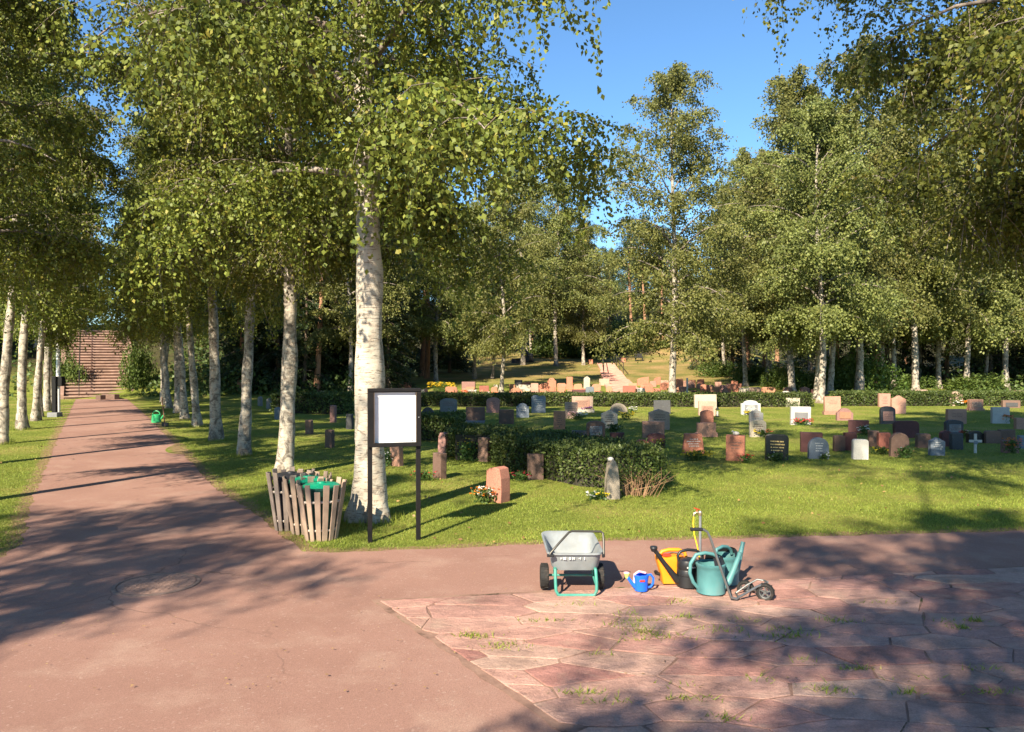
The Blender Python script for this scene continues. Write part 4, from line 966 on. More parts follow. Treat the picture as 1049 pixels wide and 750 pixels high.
stone(976, 987.5, 443.5, 461, 'rect', 'darkgrey', 'plain dark grey slab under the framed arched stone', None, 0, 0, group=SG)
stone(993, 1008.5, 441, 454, 'shoulder', 'black', 'black twin arched stone behind the white cross', None, 0, 0, group=SG)
stone(1011, 1026.5, 441, 454.5, 'soft', 'brown', 'wide brown stone right of the white cross', None, 0, -6, group=SG)
stone(1025.5, 1041, 440, 453, 'rect', 'brown', 'dark square stone behind the pinkish front one at the right', None, 0, -6, group=SG)
stone(1029, 1045, 451, 464.5, 'rect', 'rose', 'rosy stone with orange bloom in front near the right edge', None, 0, -8, group=SG)
stone(1046, 1060, 446, 460, 'rect', 'bluegrey', 'blue grey stone cut by the right edge in shade', None, 0, -6, group=SG)
p = at(999.5, 464.5); k = p.y / F
t = thing('grave_cross', 'small white metal cross standing on the shaded grass', 'cross', tuple(p), R(-5)); hh = 20 * k; mb = MB()
mb.box((0, 0, hh / 2), (2.6 * k, .03, hh), bev=.004).box((0, -.004, hh * .62), (12.5 * k, .03, 2.6 * k), bev=.004).build('cross', M['st_white'], t)
MB().box((0, -.024, hh * .55), (3.4 * k, .012, 3.4 * k)).build('plate', M['st_bluegrey'], t)
# far slope
for x0, x1, y0, y1, k, c, l in [
        (407, 421, 391.5, 398, 'rect', 'coral', 'low coral stone peeking over the notice board'),
        (431.5, 434.5, 399, 407, 'rect', 'cream', 'narrow cream stone just right of the notice board top'),
        (437, 449, 400.5, 406.5, 'dome', 'orange', 'low orange mound shaped stone below the yellow bush'),
        (456, 468, 396, 407, 'soft', 'coral', 'coral stone right of the yellow bush'),
        (473, 487, 391, 399, 'rect', 'rose', 'mossy rose stone, back one of a pair left of the three thin stems'),
        (473.5, 486, 398, 406, 'rect', 'coral', 'coral stone, front one of the pair left of the three thin stems'),
        (491, 501, 395, 402, 'rect', 'red', 'dark red block under the three thin stems'),
        (493, 505, 401, 406.5, 'rect', 'coral', 'low coral block before the dark red one'),
        (505.5, 510, 394, 402, 'rect', 'cream', 'narrow cream stone left of the dark patchy birch'),
        (521.5, 536, 397, 405, 'dome', 'orange', 'wide low orange stone right of the dark patchy birch'),
        (527, 535, 389, 395, 'rect', 'darkgrey', 'dark block in the slope shadow above the wide low orange stone'),
        (529, 544, 394, 401, 'rect', 'cream', 'pale wide stone between the dark block and the pink pair'),
        (544, 552, 392.5, 404, 'soft', 'pink', 'pink upright, left one of the close pink pair'),
        (552, 562, 392, 401, 'slant', 'coral', 'coral slanted stone, right one of the close pink pair'),
        (561, 570, 387, 401, 'shoulder', 'coral', 'tall coral shouldered stone at the tip of the slope shadow'),
        (571, 579.5, 395.5, 402.5, 'rect', 'coral', 'low coral stone between the two tall ones left of the stairs'),
        (580, 587.5, 386, 399, 'step', 'coral', 'tall stepped coral stone third from the narrow stairs'),
        (587.5, 597, 393, 400.5, 'rough', 'orange', 'rough orange stone behind the long maroon block'),
        (598, 604.5, 385, 398, 'peak', 'cream', 'tall cream and coral peaked stone left of the narrow stairs'),
        (606, 616, 393, 402, 'rough', 'coral', 'ragged coral stone nearest the foot of the narrow stairs, left side'),
        (614, 624.5, 388, 395, 'rect', 'peach', 'pale peach stone touching the left edge of the narrow stairs'),
        (621, 627.5, 395.5, 404.5, 'round', 'orange', 'rusty round stone before the narrow stairs'),
        (560, 572, 401, 408, 'rect', 'maroon', 'dark maroon block peeking over the far hedge below the coral shouldered stone'),
        (586, 600, 399, 408, 'rect', 'maroon', 'long dark maroon block over the hedge behind the wide family stone'),
        (600, 608.6, 396, 408, 'soft', 'bluegrey', 'blue grey stone over the hedge beside the long maroon block'),
        (609.5, 618, 401, 407, 'rect', 'maroon', 'small maroon block over the hedge right of the blue grey one'),
        (653, 665, 386, 395, 'slant', 'coral', 'coral slanted stone, first right of the narrow stairs'),
        (660.5, 669.5, 394, 402, 'rough', 'coral', 'orange red rough stone behind the little white one'),
        (653, 661, 397, 405.5, 'gable', 'white', 'little white gabled stone right of the narrow stairs'),
        (670, 677, 386, 394, 'slant', 'coral', 'coral stone left of the low pale slab near the slender birch'),
        (677, 685, 389.5, 394.5, 'rect', 'peach', 'low pale slab touching the slender birch trunk'),
        (670, 677, 399.5, 405, 'dome', 'orange', 'low orange stone right of the orange red rough one'),
        (638.5, 651.5, 395, 404.5, 'rect', 'red', 'reddish wide stone on the right foot of the narrow stairs'),
        (693, 700, 388, 398, 'rect', 'coral', 'coral stone just right of the slender birch, left of the thin white post'),
        (706, 713, 389, 397, 'soft', 'orange', 'orange stone right behind the thin white post'),
        (714, 722, 388, 396, 'rough', 'coral', 'coral rough stone, second right of the thin white post'),
        (696, 704, 396, 403, 'rect', 'pink', 'low pink stone before the coral one by the slender birch'),
        (707, 717, 400, 408, 'round', 'maroon', 'dark maroon rounded stone over the hedge left of the wide cream one'),
        (718, 727, 394, 403, 'soft', 'coral', 'coral soft cornered stone behind the wide cream one, left half'),
        (728, 737, 396, 404, 'rect', 'orange', 'orange block behind the wide cream one, right half'),
        (738, 745, 394, 402, 'arch', 'rose', 'rose arched stone left of the big coral mound shaped one'),
        (744, 758, 393, 403.5, 'dome', 'coral', 'big coral mound shaped stone on the lower slope'),
        (758, 768, 397, 404, 'rect', 'cream', 'low cream stone right of the coral mound shaped one'),
        (767, 780, 396.5, 403, 'soft', 'peach', 'low peach stone over the hedge behind the dark grey block'),
        (780.5, 795, 396.5, 405.5, 'soft', 'orange', 'long orange stone left of the white arched one at the hedge'),
        (803, 812, 396.5, 403, 'arch', 'salmon', 'salmon arched stone behind the white arched one'),
        (820, 829.5, 396, 405.5, 'gable', 'rose', 'rose gabled stone left of the double stemmed birch'),
        (831.5, 838.5, 399, 409, 'rect', 'maroon', 'dark maroon stone between the thin stem and the double stemmed birch'),
        (602.5, 607.5, 368, 373, 'soft', 'coral', 'tiny coral stone alone on the upper terrace left of the stair top'),
        (636, 641, 366.5, 371, 'soft', 'coral', 'tiny coral stone alone right of the stair top'),
        (524, 533.5, 367, 372, 'rect', 'darkgrey', 'dark low block on the terrace left of the boulder'),
        (626, 640, 402, 408, 'rough', 'red', 'ragged red stone filling the gap at the foot of the narrow stairs')]:
    stone(x0, x1, y0, y1, k, c, l, None, 0, group=HG, small=True)
rr_ = random.Random(9)
for x0, x1, ya, yb, n in [(522, 606, 398, 406, 14), (648, 690, 396, 405, 9), (690, 760, 396, 406, 15), (432, 508, 400, 407, 7)]:
    for i in range(n):
        cx_ = x0 + (x1 - x0) * (i + rr_.uniform(.1, .9)) / n; yb_ = rr_.uniform(ya, yb); w_ = rr_.uniform(5.5, 10)
        stone(cx_ - w_ / 2, cx_ + w_ / 2, yb_ - rr_.uniform(5, 8), yb_, rr_.choice(['rect', 'soft', 'arch', 'rough', 'dome']), rr_.choice(['coral', 'coral', 'orange', 'pink', 'salmon']), 'small coral stone packed among the crowded rows on the lower slope', None, 0, group='crowded small stones on the lower slope', small=True)
p = at(704, 404); t = thing('white_post', 'thin white wooden post on the slope right of the slender birch', 'post', tuple(p)); MB().box((0, 0, .42), (.09, .09, .9), bev=.01).build('post', M['st_white'], t)
p = at(735, 427); t = thing('grave_lantern', 'small dark lantern with white candle right of the pale peach stone', 'lantern', tuple(p)); dk = mat_plain('lantern iron', (.03, .03, .03), .5, .5)
MB().box((0, 0, .02), (.13, .13, .03)).box((0, 0, .27), (.13, .13, .03)).lathe([(.06, .285), (.001, .36)], n=8).build('frame', dk, t); MB().lathe([(.035, .035), (.035, .2), (.001, .21)], n=10).build('candle', M['st_white'], t)

# ------------------------------------------------------------------ flowers
FC = dict(yellow=(.75, .55, .03), orange=(.75, .24, .02), white=(.8, .78, .72), red=(.62, .03, .03), purple=(.28, .07, .30), coral=(.7, .18, .10), pinkw=(.75, .45, .42))
for k, c in FC.items(): M['fl_' + k] = mat_leaf('petals ' + k, sc(c, .8), c, sc(c, 1.1), .2)
FID = [0]
def flowers(x0, x1, y0, y1, cols, label, nf=None, leafy=1.):
    FID[0] += 1; r = np.random.default_rng(FID[0] + 300); p = at((x0 + x1) / 2, y1); k = p.y / F; W = (x1 - x0) * k; H = max(.1, (y1 - y0) * k); D = min(.5, max(.14, W * .5))
    t = thing('flower_clump', label, 'flowers', (p.x, p.y + .02, p.z)); n = int(260 * max(.5, W * 2) * leafy)
    u = r.normal(0, .38, (n, 2)); C = np.stack([np.clip(u[:, 0], -1, 1) * W / 2, np.clip(u[:, 1], -1, 1) * D / 2, r.uniform(0, .8, n) * H], -1)
    V, Q = leaf_quads(r, C, r.normal(0, .7, (n, 3)) + np.array([0, 0, .7]), .07, .03); link('foliage', np_mesh('foliage', V, Q), M['plant'], t)
    for ci, c in enumerate(cols):
        m = nf or int(26 * max(.5, W * 2)); xs = r.uniform(-.5, .5, m) * W
        if len(cols) > 1: xs = xs * .62 + (ci / (len(cols) - 1) - .5) * W * .55
        C = np.stack([xs, r.uniform(-.5, .4, m) * D, H * r.uniform(.5, 1.02, m)], -1); P = []; 
        for c0 in C:
            a0 = r.uniform(0, 6); q = 5
            for i in range(q): a = a0 + i * 6.283 / q; P.append((c0, (math.cos(a), math.sin(a) - .35, .35)))
        V, Q = leaf_quads(r, np.array([a for a, _ in P]), np.array([b for _, b in P]), max(.024, 1.3 * k), max(.02, 1.1 * k)); link('blossom', np_mesh('blossom', V, Q), M['fl_' + c], t)
    return t
flowers(483, 510, 500, 516, ['orange', 'white', 'orange'], 'orange and white flowers in front of the nearest reddish headstone')
flowers(524, 544, 483, 493, ['red'], 'red begonias glowing in shade left of the upright brown slab')
flowers(421, 447, 483, 493, ['red'], 'dim red flowers behind the right notice board post', 14)
flowers(387, 404, 463, 478, ['white'], 'white flowering plant between birch trunk and salmon stone under the board')
flowers(467, 491, 450, 473, ['yellow'], 'tall leafy plant with few yellow blooms at the hedge corner', 14, 1.6)
flowers(601, 622, 505, 513, ['white', 'yellow'], 'low white and yellow flowers left of the slim pointed stone', 16)
flowers(594, 608, 417, 422.5, ['purple'], 'purple flowers before the wide pale family stone')
flowers(582, 600, 422, 430, ['pinkw', 'white'], 'small white and pink flowers at the pinkish cream stone')
flowers(634, 650, 422, 430, ['yellow'], 'yellow edged flower bed in front of the low tan stone')
flowers(643, 653, 417, 423, ['white'], 'white flowers beside the low tan stone')
flowers(620, 638, 434, 443, ['white'], 'leafy green plants at the foot of the cream peaked stone', 2, 1.5)
flowers(668, 681, 450, 460, ['yellow'], 'yellow green bloom between red dome and maroon arch')
flowers(697, 731, 462, 472, ['yellow'], 'carpet of yellow flowers before the coral widening stone', 130)
flowers(758, 771, 466, 475, ['coral', 'red'], 'red flowers at the foot of the coral red slab')
flowers(774, 789, 440, 448, ['yellow', 'coral'], 'yellow and pinkish flowers beside the cream arched stone')
flowers(762, 772, 421, 425.5, ['yellow'], 'tiny yellow flowers under the white framed stone')
flowers(813, 831, 429, 436, ['red', 'red'], 'red flowers along the foot of the white double stone')
flowers(865, 880, 409, 415, ['orange'], 'orange flowers before the low wide brown stone')
flowers(878, 892, 436, 446, ['white'], 'white blossoms in shade before the dark maroon block')
flowers(894, 914, 458, 466, ['yellow'], 'yellow bloom at the brown red upright stone', 12)
flowers(977, 992, 410, 416, ['white', 'orange'], 'white and orange flowers at the peach stone by the hedge')
flowers(1027, 1038, 425, 434, ['orange', 'coral'], 'orange red flowers beside the bright white square stone')
flowers(985, 994, 441, 449, ['red', 'white'], 'red and white bloom left of the white cross')
flowers(1030, 1046, 449, 465, ['orange', 'coral'], 'orange blooms in front of the rosy stone', 20)
flowers(786, 806, 464, 473, ['white'], 'dark leafy plant at the foot of the glossy black stone', 5, 1.2)
flowers(440, 464, 392, 402, ['yellow', 'yellow'], 'yellow blossoms covering the rounded bush on the lower slope', 60, .4)
flowers(918, 936, 457, 470, ['white'], 'green leafy plant before the mottled round stone', 2, 1.3)
flowers(841, 850, 464, 471, ['white'], 'white bloom at the right foot of the grey lettered arch', 10, .5)
flowers(473, 487, 400, 406.5, ['coral', 'white'], 'pale and coral flowers before the pair of slope stones')
flowers(497, 509, 402, 407, ['white', 'coral'], 'white flowers at the low coral block on the slope')
# ------------------------------------------------------------------ notice board
blk = mat_plain('black painted steel', (.010, .009, .009), .5, 0, .2, 14, None, .1, .2)
a = at(378.8, 556.5); b = at(428.3, 553.2); c = (a + b) / 2; yaw = R(14); wB = .585
t = thing('notice_board', 'black framed notice board with an empty white sheet on two posts', 'notice board', (c.x, c.y, 0), yaw)
for s in (-1, 1): MB().box((s * (wB / 2 - .026), .0, .82), (.05, .05, 1.72), bev=.004).build('post', blk, t)
mb = MB(); z0, z1 = 1.055, 1.70; zc = (z0 + z1) / 2
mb.box((0, -.025, z1 - .018), (wB, .09, .036), bev=.004).box((0, -.025, z0 + .022), (wB, .09, .044), bev=.004)
for s, w in ((-1, .062), (1, .048)): mb.box((s * (wB / 2 - w / 2 - .001), -.026, zc), (w, .088, z1 - z0 - .084), bev=.004)
mb.box((0, .012, zc), (wB - .02, .012, z1 - z0 - .02)); fr = mb.build('frame', blk, t)
MB().box((-wB / 2 + .069, -.052, zc), (.008, .05, z1 - z0 - .09)).box((wB / 2 - .055, -.052, zc), (.006, .05, z1 - z0 - .09)).build('inner_trim', mat_plain('brown trim', (.10, .07, .05), .5, .3), fr)
sh = MB().box((.007, -.012, zc - .004), (wB - .112, .01, z1 - z0 - .086)).build('sheet', mat_plain('white sheet', (.80, .80, .79), .6, 0, .02, 3), t)
MB().box((.2, -.0185, z0 + .062), (.022, .003, .009)).build('mark', mat_plain('small print', (.08, .08, .09), .7), sh)
MB().lathe([(.007, -.075), (.007, -.068)], (wB / 2 - .028, 0, zc + .0), 10, axis='Y').build('lock', mat_plain('steel lock', (.6, .6, .58), .3, .9), fr, True)

# ------------------------------------------------------------------ litter bins in slatted surrounds
wd = [mat_plain('weathered slats ' + str(i), c_, .85, 0, .28, 5, (.16, .12, .09)) for i, c_ in enumerate([(.36, .25, .18), (.30, .215, .155), (.21, .165, .135)])]
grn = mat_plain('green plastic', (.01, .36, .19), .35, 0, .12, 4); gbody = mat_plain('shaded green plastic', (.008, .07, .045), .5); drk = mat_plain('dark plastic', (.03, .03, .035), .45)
def bin_(px, py, h, label, wood_, lidm, yaw, seed):
    r = random.Random(seed); p = at(px, py); p.y += .18
    t = thing('litter_bin', label, 'litter bin', tuple(p), yaw, 'litter bins in slatted wooden surrounds')
    mb = MB(); n = 17; rb, rt = .175, .275
    for i in range(n):
        a = 2 * math.pi * i / n + .1; hh = h * r.uniform(.93, 1.0) - (.1 if i in (12,) else 0); w = .065 * r.uniform(.92, 1.05); th = .016
        # superellipse footprint: rounded square
        def q(rad): c_, s_ = math.cos(a), math.sin(a); k = (abs(c_) ** 3.2 + abs(s_) ** 3.2) ** (-1 / 3.2); return rad * k * c_, rad * k * s_
        (bx, by), (ux_, uy_) = q(rb), q(rt)
        T = Vector((-math.sin(a), math.cos(a), 0)); N_ = Vector((math.cos(a), math.sin(a), 0)); lo = Vector((bx, by, .0)); hi = Vector((ux_, uy_, hh)); wl = w * .8; vs = []
        for P_, W_ in ((lo, wl), (hi, w)):
            for sgn, dn in ((-1, 0), (1, 0), (1, 1), (-1, 1)): vs.append(P_ + T * sgn * W_ / 2 - N_ * th * dn)
        tilt = r.uniform(-.006, .006)
        vs[4].z += tilt; vs[7].z += tilt
        mb.add(vs, [(0, 1, 2, 3), (4, 5, 6, 7), (0, 1, 5, 4), (1, 2, 6, 5), (2, 3, 7, 6), (3, 0, 4, 7)])
    mb.build('slats', wood_, t, bev=.003, bseg=1)
    for z, rad in ((.12, .185), (h * .66, .235)):
        pts = []
        for i in range(40):
            a = 2 * math.pi * i / 40; c_, s_ = math.cos(a), math.sin(a); k = (abs(c_) ** 3.2 + abs(s_) ** 3.2) ** (-1 / 3.2); pts.append(((rad - .016) * k * c_, (rad - .016) * k * s_, z))
        MB().tube(pts, .014, 6, closed=True).build('hoop', mat_plain('pale batten', (.5, .42, .35), .8), t, True)
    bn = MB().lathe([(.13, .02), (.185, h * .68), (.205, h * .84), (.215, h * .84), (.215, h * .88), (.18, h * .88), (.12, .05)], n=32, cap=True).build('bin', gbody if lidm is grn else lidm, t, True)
    MB().lathe([(.205, h * .875), (.205, h * .90), (.185, h * .92), (.11, h * .935), (.001, h * .94)], n=32, cap=False).lathe([(.05, h * .93), (.045, h * .955), (.001, h * .958)], n=16, cap=False).build('lid', lidm, bn, True)
    return t
bin_(325, 555.5, .67, 'nearest wooden slatted litter bin with bright green lid', wd[0], grn, .25, 1)
bin_(310.5, 549, .69, 'middle wooden slatted litter bin of three, green lid and greyer slats', wd[1], grn, .2, 2)
bin_(293, 545, .71, 'rearmost dark grey slatted litter bin with a black lid', wd[2], drk, .2, 3)

# ------------------------------------------------------------------ poles near the staircase
p = at(59.5, 425); t = thing('lamp_pole', 'slim white pole with small black box by the far left verge', 'pole', tuple(p)); wp = mat_plain('white pole paint', (.75, .73, .7), .5)
MB().tube([(0, 0, -.1), (0, 0, 4.1)], [.075, .06], 10).build('shaft', wp, t, True); MB().box((.1, -.1, 1.25), (.32, .22, .36), bev=.02).build('box', blk, t)
p = at(56, 427); t = thing('black_post', 'short black post with grey foot beside the slim white pole', 'post', tuple(p)); MB().box((0, 0, .7), (.14, .14, 1.5), bev=.01).build('shaft', blk, t); MB().box((0, 0, .06), (.36, .36, .2), bev=.02).build('foot', M['st_grey'], t)
p = Vector((-5.95, 6.95, 0)); t = thing('round_sign', 'round sign outside the left edge, its lollipop shadow lying on the path', 'sign', tuple(p), R(10)); gs = mat_plain('galvanised steel', (.42, .43, .44), .4, .8)
MB().tube([(0, 0, -.1), (0, 0, 1.75)], .03, 10).build('post', gs, t, True); MB().lathe([(.24, -.006), (.24, .006)], (0, -.04, 1.55), 28, axis='Y').build('disc', mat_plain('blue sign enamel', (.03, .12, .45), .4), t)

# ------------------------------------------------------------------ watering cans and carts
def ring(c, rx, rz_, a0, a1, n=14, yaw=0.):
    out = []
    for i in range(n + 1):
        a = R(a0 + (a1 - a0) * i / n); out.append((c[0] + rx * math.cos(a) * math.cos(yaw), c[1] + rx * math.cos(a) * math.sin(yaw), c[2] + rz_ * math.sin(a)))
    return out
teal = mat_plain('teal plastic', (.075, .21, .215), .48, 0, .18, 5, (.13, .19, .18)); blackp = mat_plain('black plastic', (.016, .016, .017), .4, 0, .2, 6)
yel = mat_plain('yellow plastic', (.74, .245, .01), .45, 0, .12, 4, (.45, .25, .06)); blue = mat_plain('toy blue plastic', (.012, .12, .75), .32, 0, .06, 4)
pinkp = mat_plain('pale pink plastic', (.75, .42, .47), .4); limep = mat_plain('lime plastic', (.55, .70, .15), .4); steel = mat_plain('grey steel tube', (.23, .23, .22), .38, .75, .2, 12); redp = mat_plain('red plastic', (.50, .04, .02), .4)
def can_teal(px, py, label, yaw, k=1.):
    p = at(px, py); p.y += .16; p.z = .02; t = thing('watering_can', label, 'watering can', tuple(p), yaw, 'teal watering cans by the standpipe'); t.scale = (k, k, k)
    MB().lathe([(.10, .0), (.122, .006), (.116, .05), (.116, .20), (.122, .225), (.128, .235), (.128, .25), (.118, .255), (.105, .25), (.10, .05)], n=36).build('body', teal, t, True)
    # half cover over the mouth
    vs = []; fs = []; m = 18
    for i in range(m + 1):
        a = R(-95 + 190 * i / m); 
        for q in range(5): u = q / 4; vs.append((.118 * math.cos(a) * (1 - u * .25) if math.cos(a) > 0 else .118 * math.cos(a), .118 * math.sin(a) * (1 - u * .35), .253 + .06 * math.sin(u * 1.57)))
    for i in range(m):
        for q in range(4): fs.append((i * 5 + q, (i + 1) * 5 + q, (i + 1) * 5 + q + 1, i * 5 + q + 1))
    MB().add(vs, fs).build('cover', blackp, t, True)
    MB().tube([(.1, 0, .045), (.16, 0, .085), (.21, 0, .20), (.25, 0, .30), (.262, 0, .335)], [.038, .032, .024, .019, .021], 12).build('spout', teal, t, True)
    MB().tube([(-.112, 0, .04), (-.155, 0, .09), (-.185, 0, .17), (-.178, 0, .25), (-.13, 0, .325), (-.05, 0, .338), (.02, 0, .325), (.075, 0, .29), (.088, 0, .25)], .0155, 10).build('handle', teal, t, True)
    return t
can_teal(733.5, 616, 'front teal watering can, its spout pointing right beside the trolley tube', R(6))
can_teal(749, 606, 'rear teal watering can half hidden behind the front one', R(38), .98)
# black can
p = at(707.5, 607); p.y += .1; p.z = .02; t = thing('watering_can', 'black watering can with long spout rising to the left', 'watering can', tuple(p), R(8))
MB().lathe([(.08, 0), (.098, .006), (.095, .06), (.091, .10), (.096, .105), (.094, .15), (.091, .155), (.095, .165), (.093, .215), (.086, .235), (.05, .245), (.001, .246)], n=32, cap=False).build('body', blackp, t, True)
MB().tube([(-.085, 0, .05), (-.13, 0, .10), (-.215, 0, .21), (-.285, 0, .305), (-.30, 0, .325)], [.034, .028, .019, .018, .02], 12).lathe([(.02, 0), (.034, .03), (.03, .045), (.001, .05)], (-.31, 0, .315), 14).build('spout', blackp, t, True)
MB().tube([(-.08, 0, .215), (-.092, 0, .27), (-.07, 0, .305), (0, 0, .32), (.08, 0, .31), (.135, 0, .27), (.14, 0, .2), (.115, 0, .10), (.09, 0, .06)], .013, 10).build('handle', blackp, t, True)
mb = MB(); r = random.Random(2); x = -.035
while x < .03: w = r.uniform(.006, .011); mb.box((x, -.0965 - .0005 + abs(x) * .18, .185), (w, .004, .012)); x += w + .004
mb.build('print', M['pale'], t)
# yellow can: flattened jug shape with sloping left side
p = at(692, 605); p.y += .14; p.z = .02; t = thing('watering_can', 'bright yellow watering can behind the black one', 'watering can', tuple(p), R(2)); mb = MB()
pr = [(-.095, 0), (.10, 0), (.115, .03), (.115, .20), (.10, .235), (.02, .25), (-.06, .235), (-.125, .245), (-.145, .235), (-.14, .19), (-.11, .09)]; n = len(pr)
lay = [(-.075, .9), (-.06, 1), (.06, 1), (.075, .9)]
vs = [(x * k, y, .0 + z * (.97 if k < 1 else 1) + (.004 if k < 1 else 0)) for y, k in lay for x, z in pr]; fs = [tuple(range(n)), tuple(reversed(range(3 * n, 4 * n)))] + [(l * n + i, l * n + (i + 1) % n, (l + 1) * n + (i + 1) % n, (l + 1) * n + i) for l in range(3) for i in range(n)]
mb.add(vs, fs).build('body', yel, t, True, bev=.008)
MB().tube([(-.115, 0, .235), (-.09, 0, .275), (-.03, 0, .29), (.06, 0, .29), (.115, 0, .265), (.125, 0, .22)], .017, 10).build('handle', yel, t, True)
MB().box((-.055, -.03, .25), (.075, .05, .02), bev=.006).build('cap', redp, t)
MB().lathe([(.014, 0), (.02, .02), (.001, .03)], (-.145, 0, .08), 10).tube([(-.11, 0, .07), (-.15, 0, .085)], .016, 8).build('outlet', blackp, t, True)
# toy can
p = at(658, 610.5); p.y += .05; p.z = .02; t = thing('watering_can', 'small blue toy watering can with pink sprinkler rose', 'watering can', tuple(p), R(4))
MB().lathe([(.05, 0), (.056, .004), (.058, .08), (.066, .125), (.066, .135), (.05, .138), (.05, .02)], n=28).build('body', blue, t, True)
MB().tube([(-.05, 0, .035), (-.085, 0, .07), (-.115, 0, .115)], [.022, .016, .013], 10).build('spout', blue, t, True)
MB().lathe([(.012, -.02), (.018, 0), (.028, .022), (.001, .03)], (-.125, 0, .13), 12).build('rose', limep, t, True); MB().lathe([(.026, 0), (.026, .008), (.001, .014)], (-.128, 0, .151), 12).build('rose_plate', pinkp, t, True)
MB().tube([(.055, 0, .13), (.085, 0, .135), (.108, 0, .105), (.105, 0, .06), (.085, 0, .03), (.055, 0, .025)], .010, 8).build('handle', blue, t, True)
MB().tube([(-.05, 0, .02), (-.062, 0, .08), (-.058, 0, .14), (-.02, 0, .165), (.04, 0, .15)], .010, 8).build('grip_band', pinkp, t, True)
MB().box((-.004, -.062, .098), (.045, .006, .018), R(0), bev=.002).build('sticker', redp, t)
# small green can by the avenue
p = at(160, 433); t = thing('watering_can', 'small green watering can left at the right verge of the avenue', 'watering can', tuple(p)); gp = mat_plain('green can plastic', (.03, .33, .12), .4); MB().lathe([(.13, 0), (.15, .01), (.14, .25), (.12, .27), (.001, .28)], n=18, cap=False).build('body', gp, t, True); MB().tube([(.12, 0, .08), (.28, 0, .3)], [.03, .02], 8).build('spout', gp, t, True); MB().tube(ring((0, 0, .26), .12, .12, 0, 180), .014, 8).build('handle', gp, t, True)
p = at(169, 437); t = thing('garden_tool', 'slim orange handled garden tool leaning beside the green can', 'tool', tuple(p)); MB().tube([(0, 0, 0), (-.12, .05, .9)], .02, 8).build('shaft', M['pine'], t); MB().box((0, 0, .06), (.2, .03, .12)).build('blade', blackp, t)
# standpipe
p = at(717.5, 598); t = thing('standpipe', 'grey standpipe with red handled tap and yellow hose', 'standpipe', (p.x, p.y, .0)); k = p.y / F; H = EYE + (HZ - 525) / F * p.y
MB().tube([(0, 0, -.02), (0, 0, H * .42)], .016, 12).tube([(0, 0, H * .42), (0, 0, H)], .0125, 12).lathe([(.02, H * .40), (.02, H * .43)], n=12).build('pipe', gs, t, True)
tp = MB().lathe([(.016, H - .03), (.018, H - .01), (.018, H + .005), (.01, H + .015)], n=12).tube([(0, 0, H - .005), (-.03, 0, H + .0), (-.055, 0, H - .01), (-.058, 0, H - .035)], [.012, .012, .012, .011], 10).build('tap', mat_plain('brass', (.45, .36, .22), .35, .8), t, True)
MB().tube([(-.03, 0, H + .01), (-.03, 0, H + .028)], .005, 6).box((-.03, 0, H + .032), (.065, .012, .008), .5, 0, .3).build('tap_handle', redp, tp)
MB().tube([(-.058, 0, H - .03), (-.062, 0, H - .10), (-.055, -.01, H - .2), (-.03, -.015, H - .3), (-.012, -.02, H - .40), (-.01, -.03, H - .5)], .006, 8).build('hose', mat_plain('yellow hose', (.75, .50, .02), .45), t, True)
MB().box((0, 0, .02), (.16, .16, .03), bev=.004).build('foot', M['st_grey'], t)
# steel tube trolley
tr0 = at(750, 619.5); t = thing('hand_trolley', 'two wheeled steel tube trolley with black grip lying behind the cans', 'trolley', (tr0.x, tr0.y, .02))
def loc(px, py, Y): return Vector(((px - CX) / F * Y - tr0.x, Y - tr0.y, EYE + (HZ - py) / F * Y - .02))
Y0 = tr0.y
b0 = Vector((0, 0, .016))
mb = MB().tube([loc(716, 542.5, Y0 + .02), loc(721, 542.8, Y0 + .02), loc(725, 545.5, Y0 + .02), loc(728, 552, Y0 + .02), loc(737, 578, Y0 + .01), loc(747, 606, Y0), b0 + Vector((-.005, 0, .01)), b0 + Vector((.04, 0, .0)), loc(757, 612.5, Y0 + .02), loc(776, 601.5, Y0 + .05), loc(785, 598, Y0 + .08)], .0105, 10)
mb.tube([loc(754, 608, Y0 + .2), loc(765, 600, Y0 + .2), loc(776, 594, Y0 + .22), loc(783, 595, Y0 + .2), loc(787, 597, Y0 + .1)], .008, 8).tube([loc(754, 608, Y0 + .2), loc(757, 612, Y0 + .02)], .008, 8).tube([loc(766, 605.5, Y0 + .04), loc(768, 599.5, Y0 + .2)], .007, 8)
mb.build('tube_frame', steel, t, True)
MB().tube([loc(707.5, 542.4, Y0 + .02), loc(720, 542.6, Y0 + .02)], .0145, 10).build('grip', blackp, t, True)
rub = mat_plain('black rubber', (.016, .015, .014), .8, 0, .3, 18, (.10, .07, .055)); hub = mat_plain('hub grey', (.09, .09, .09), .5)
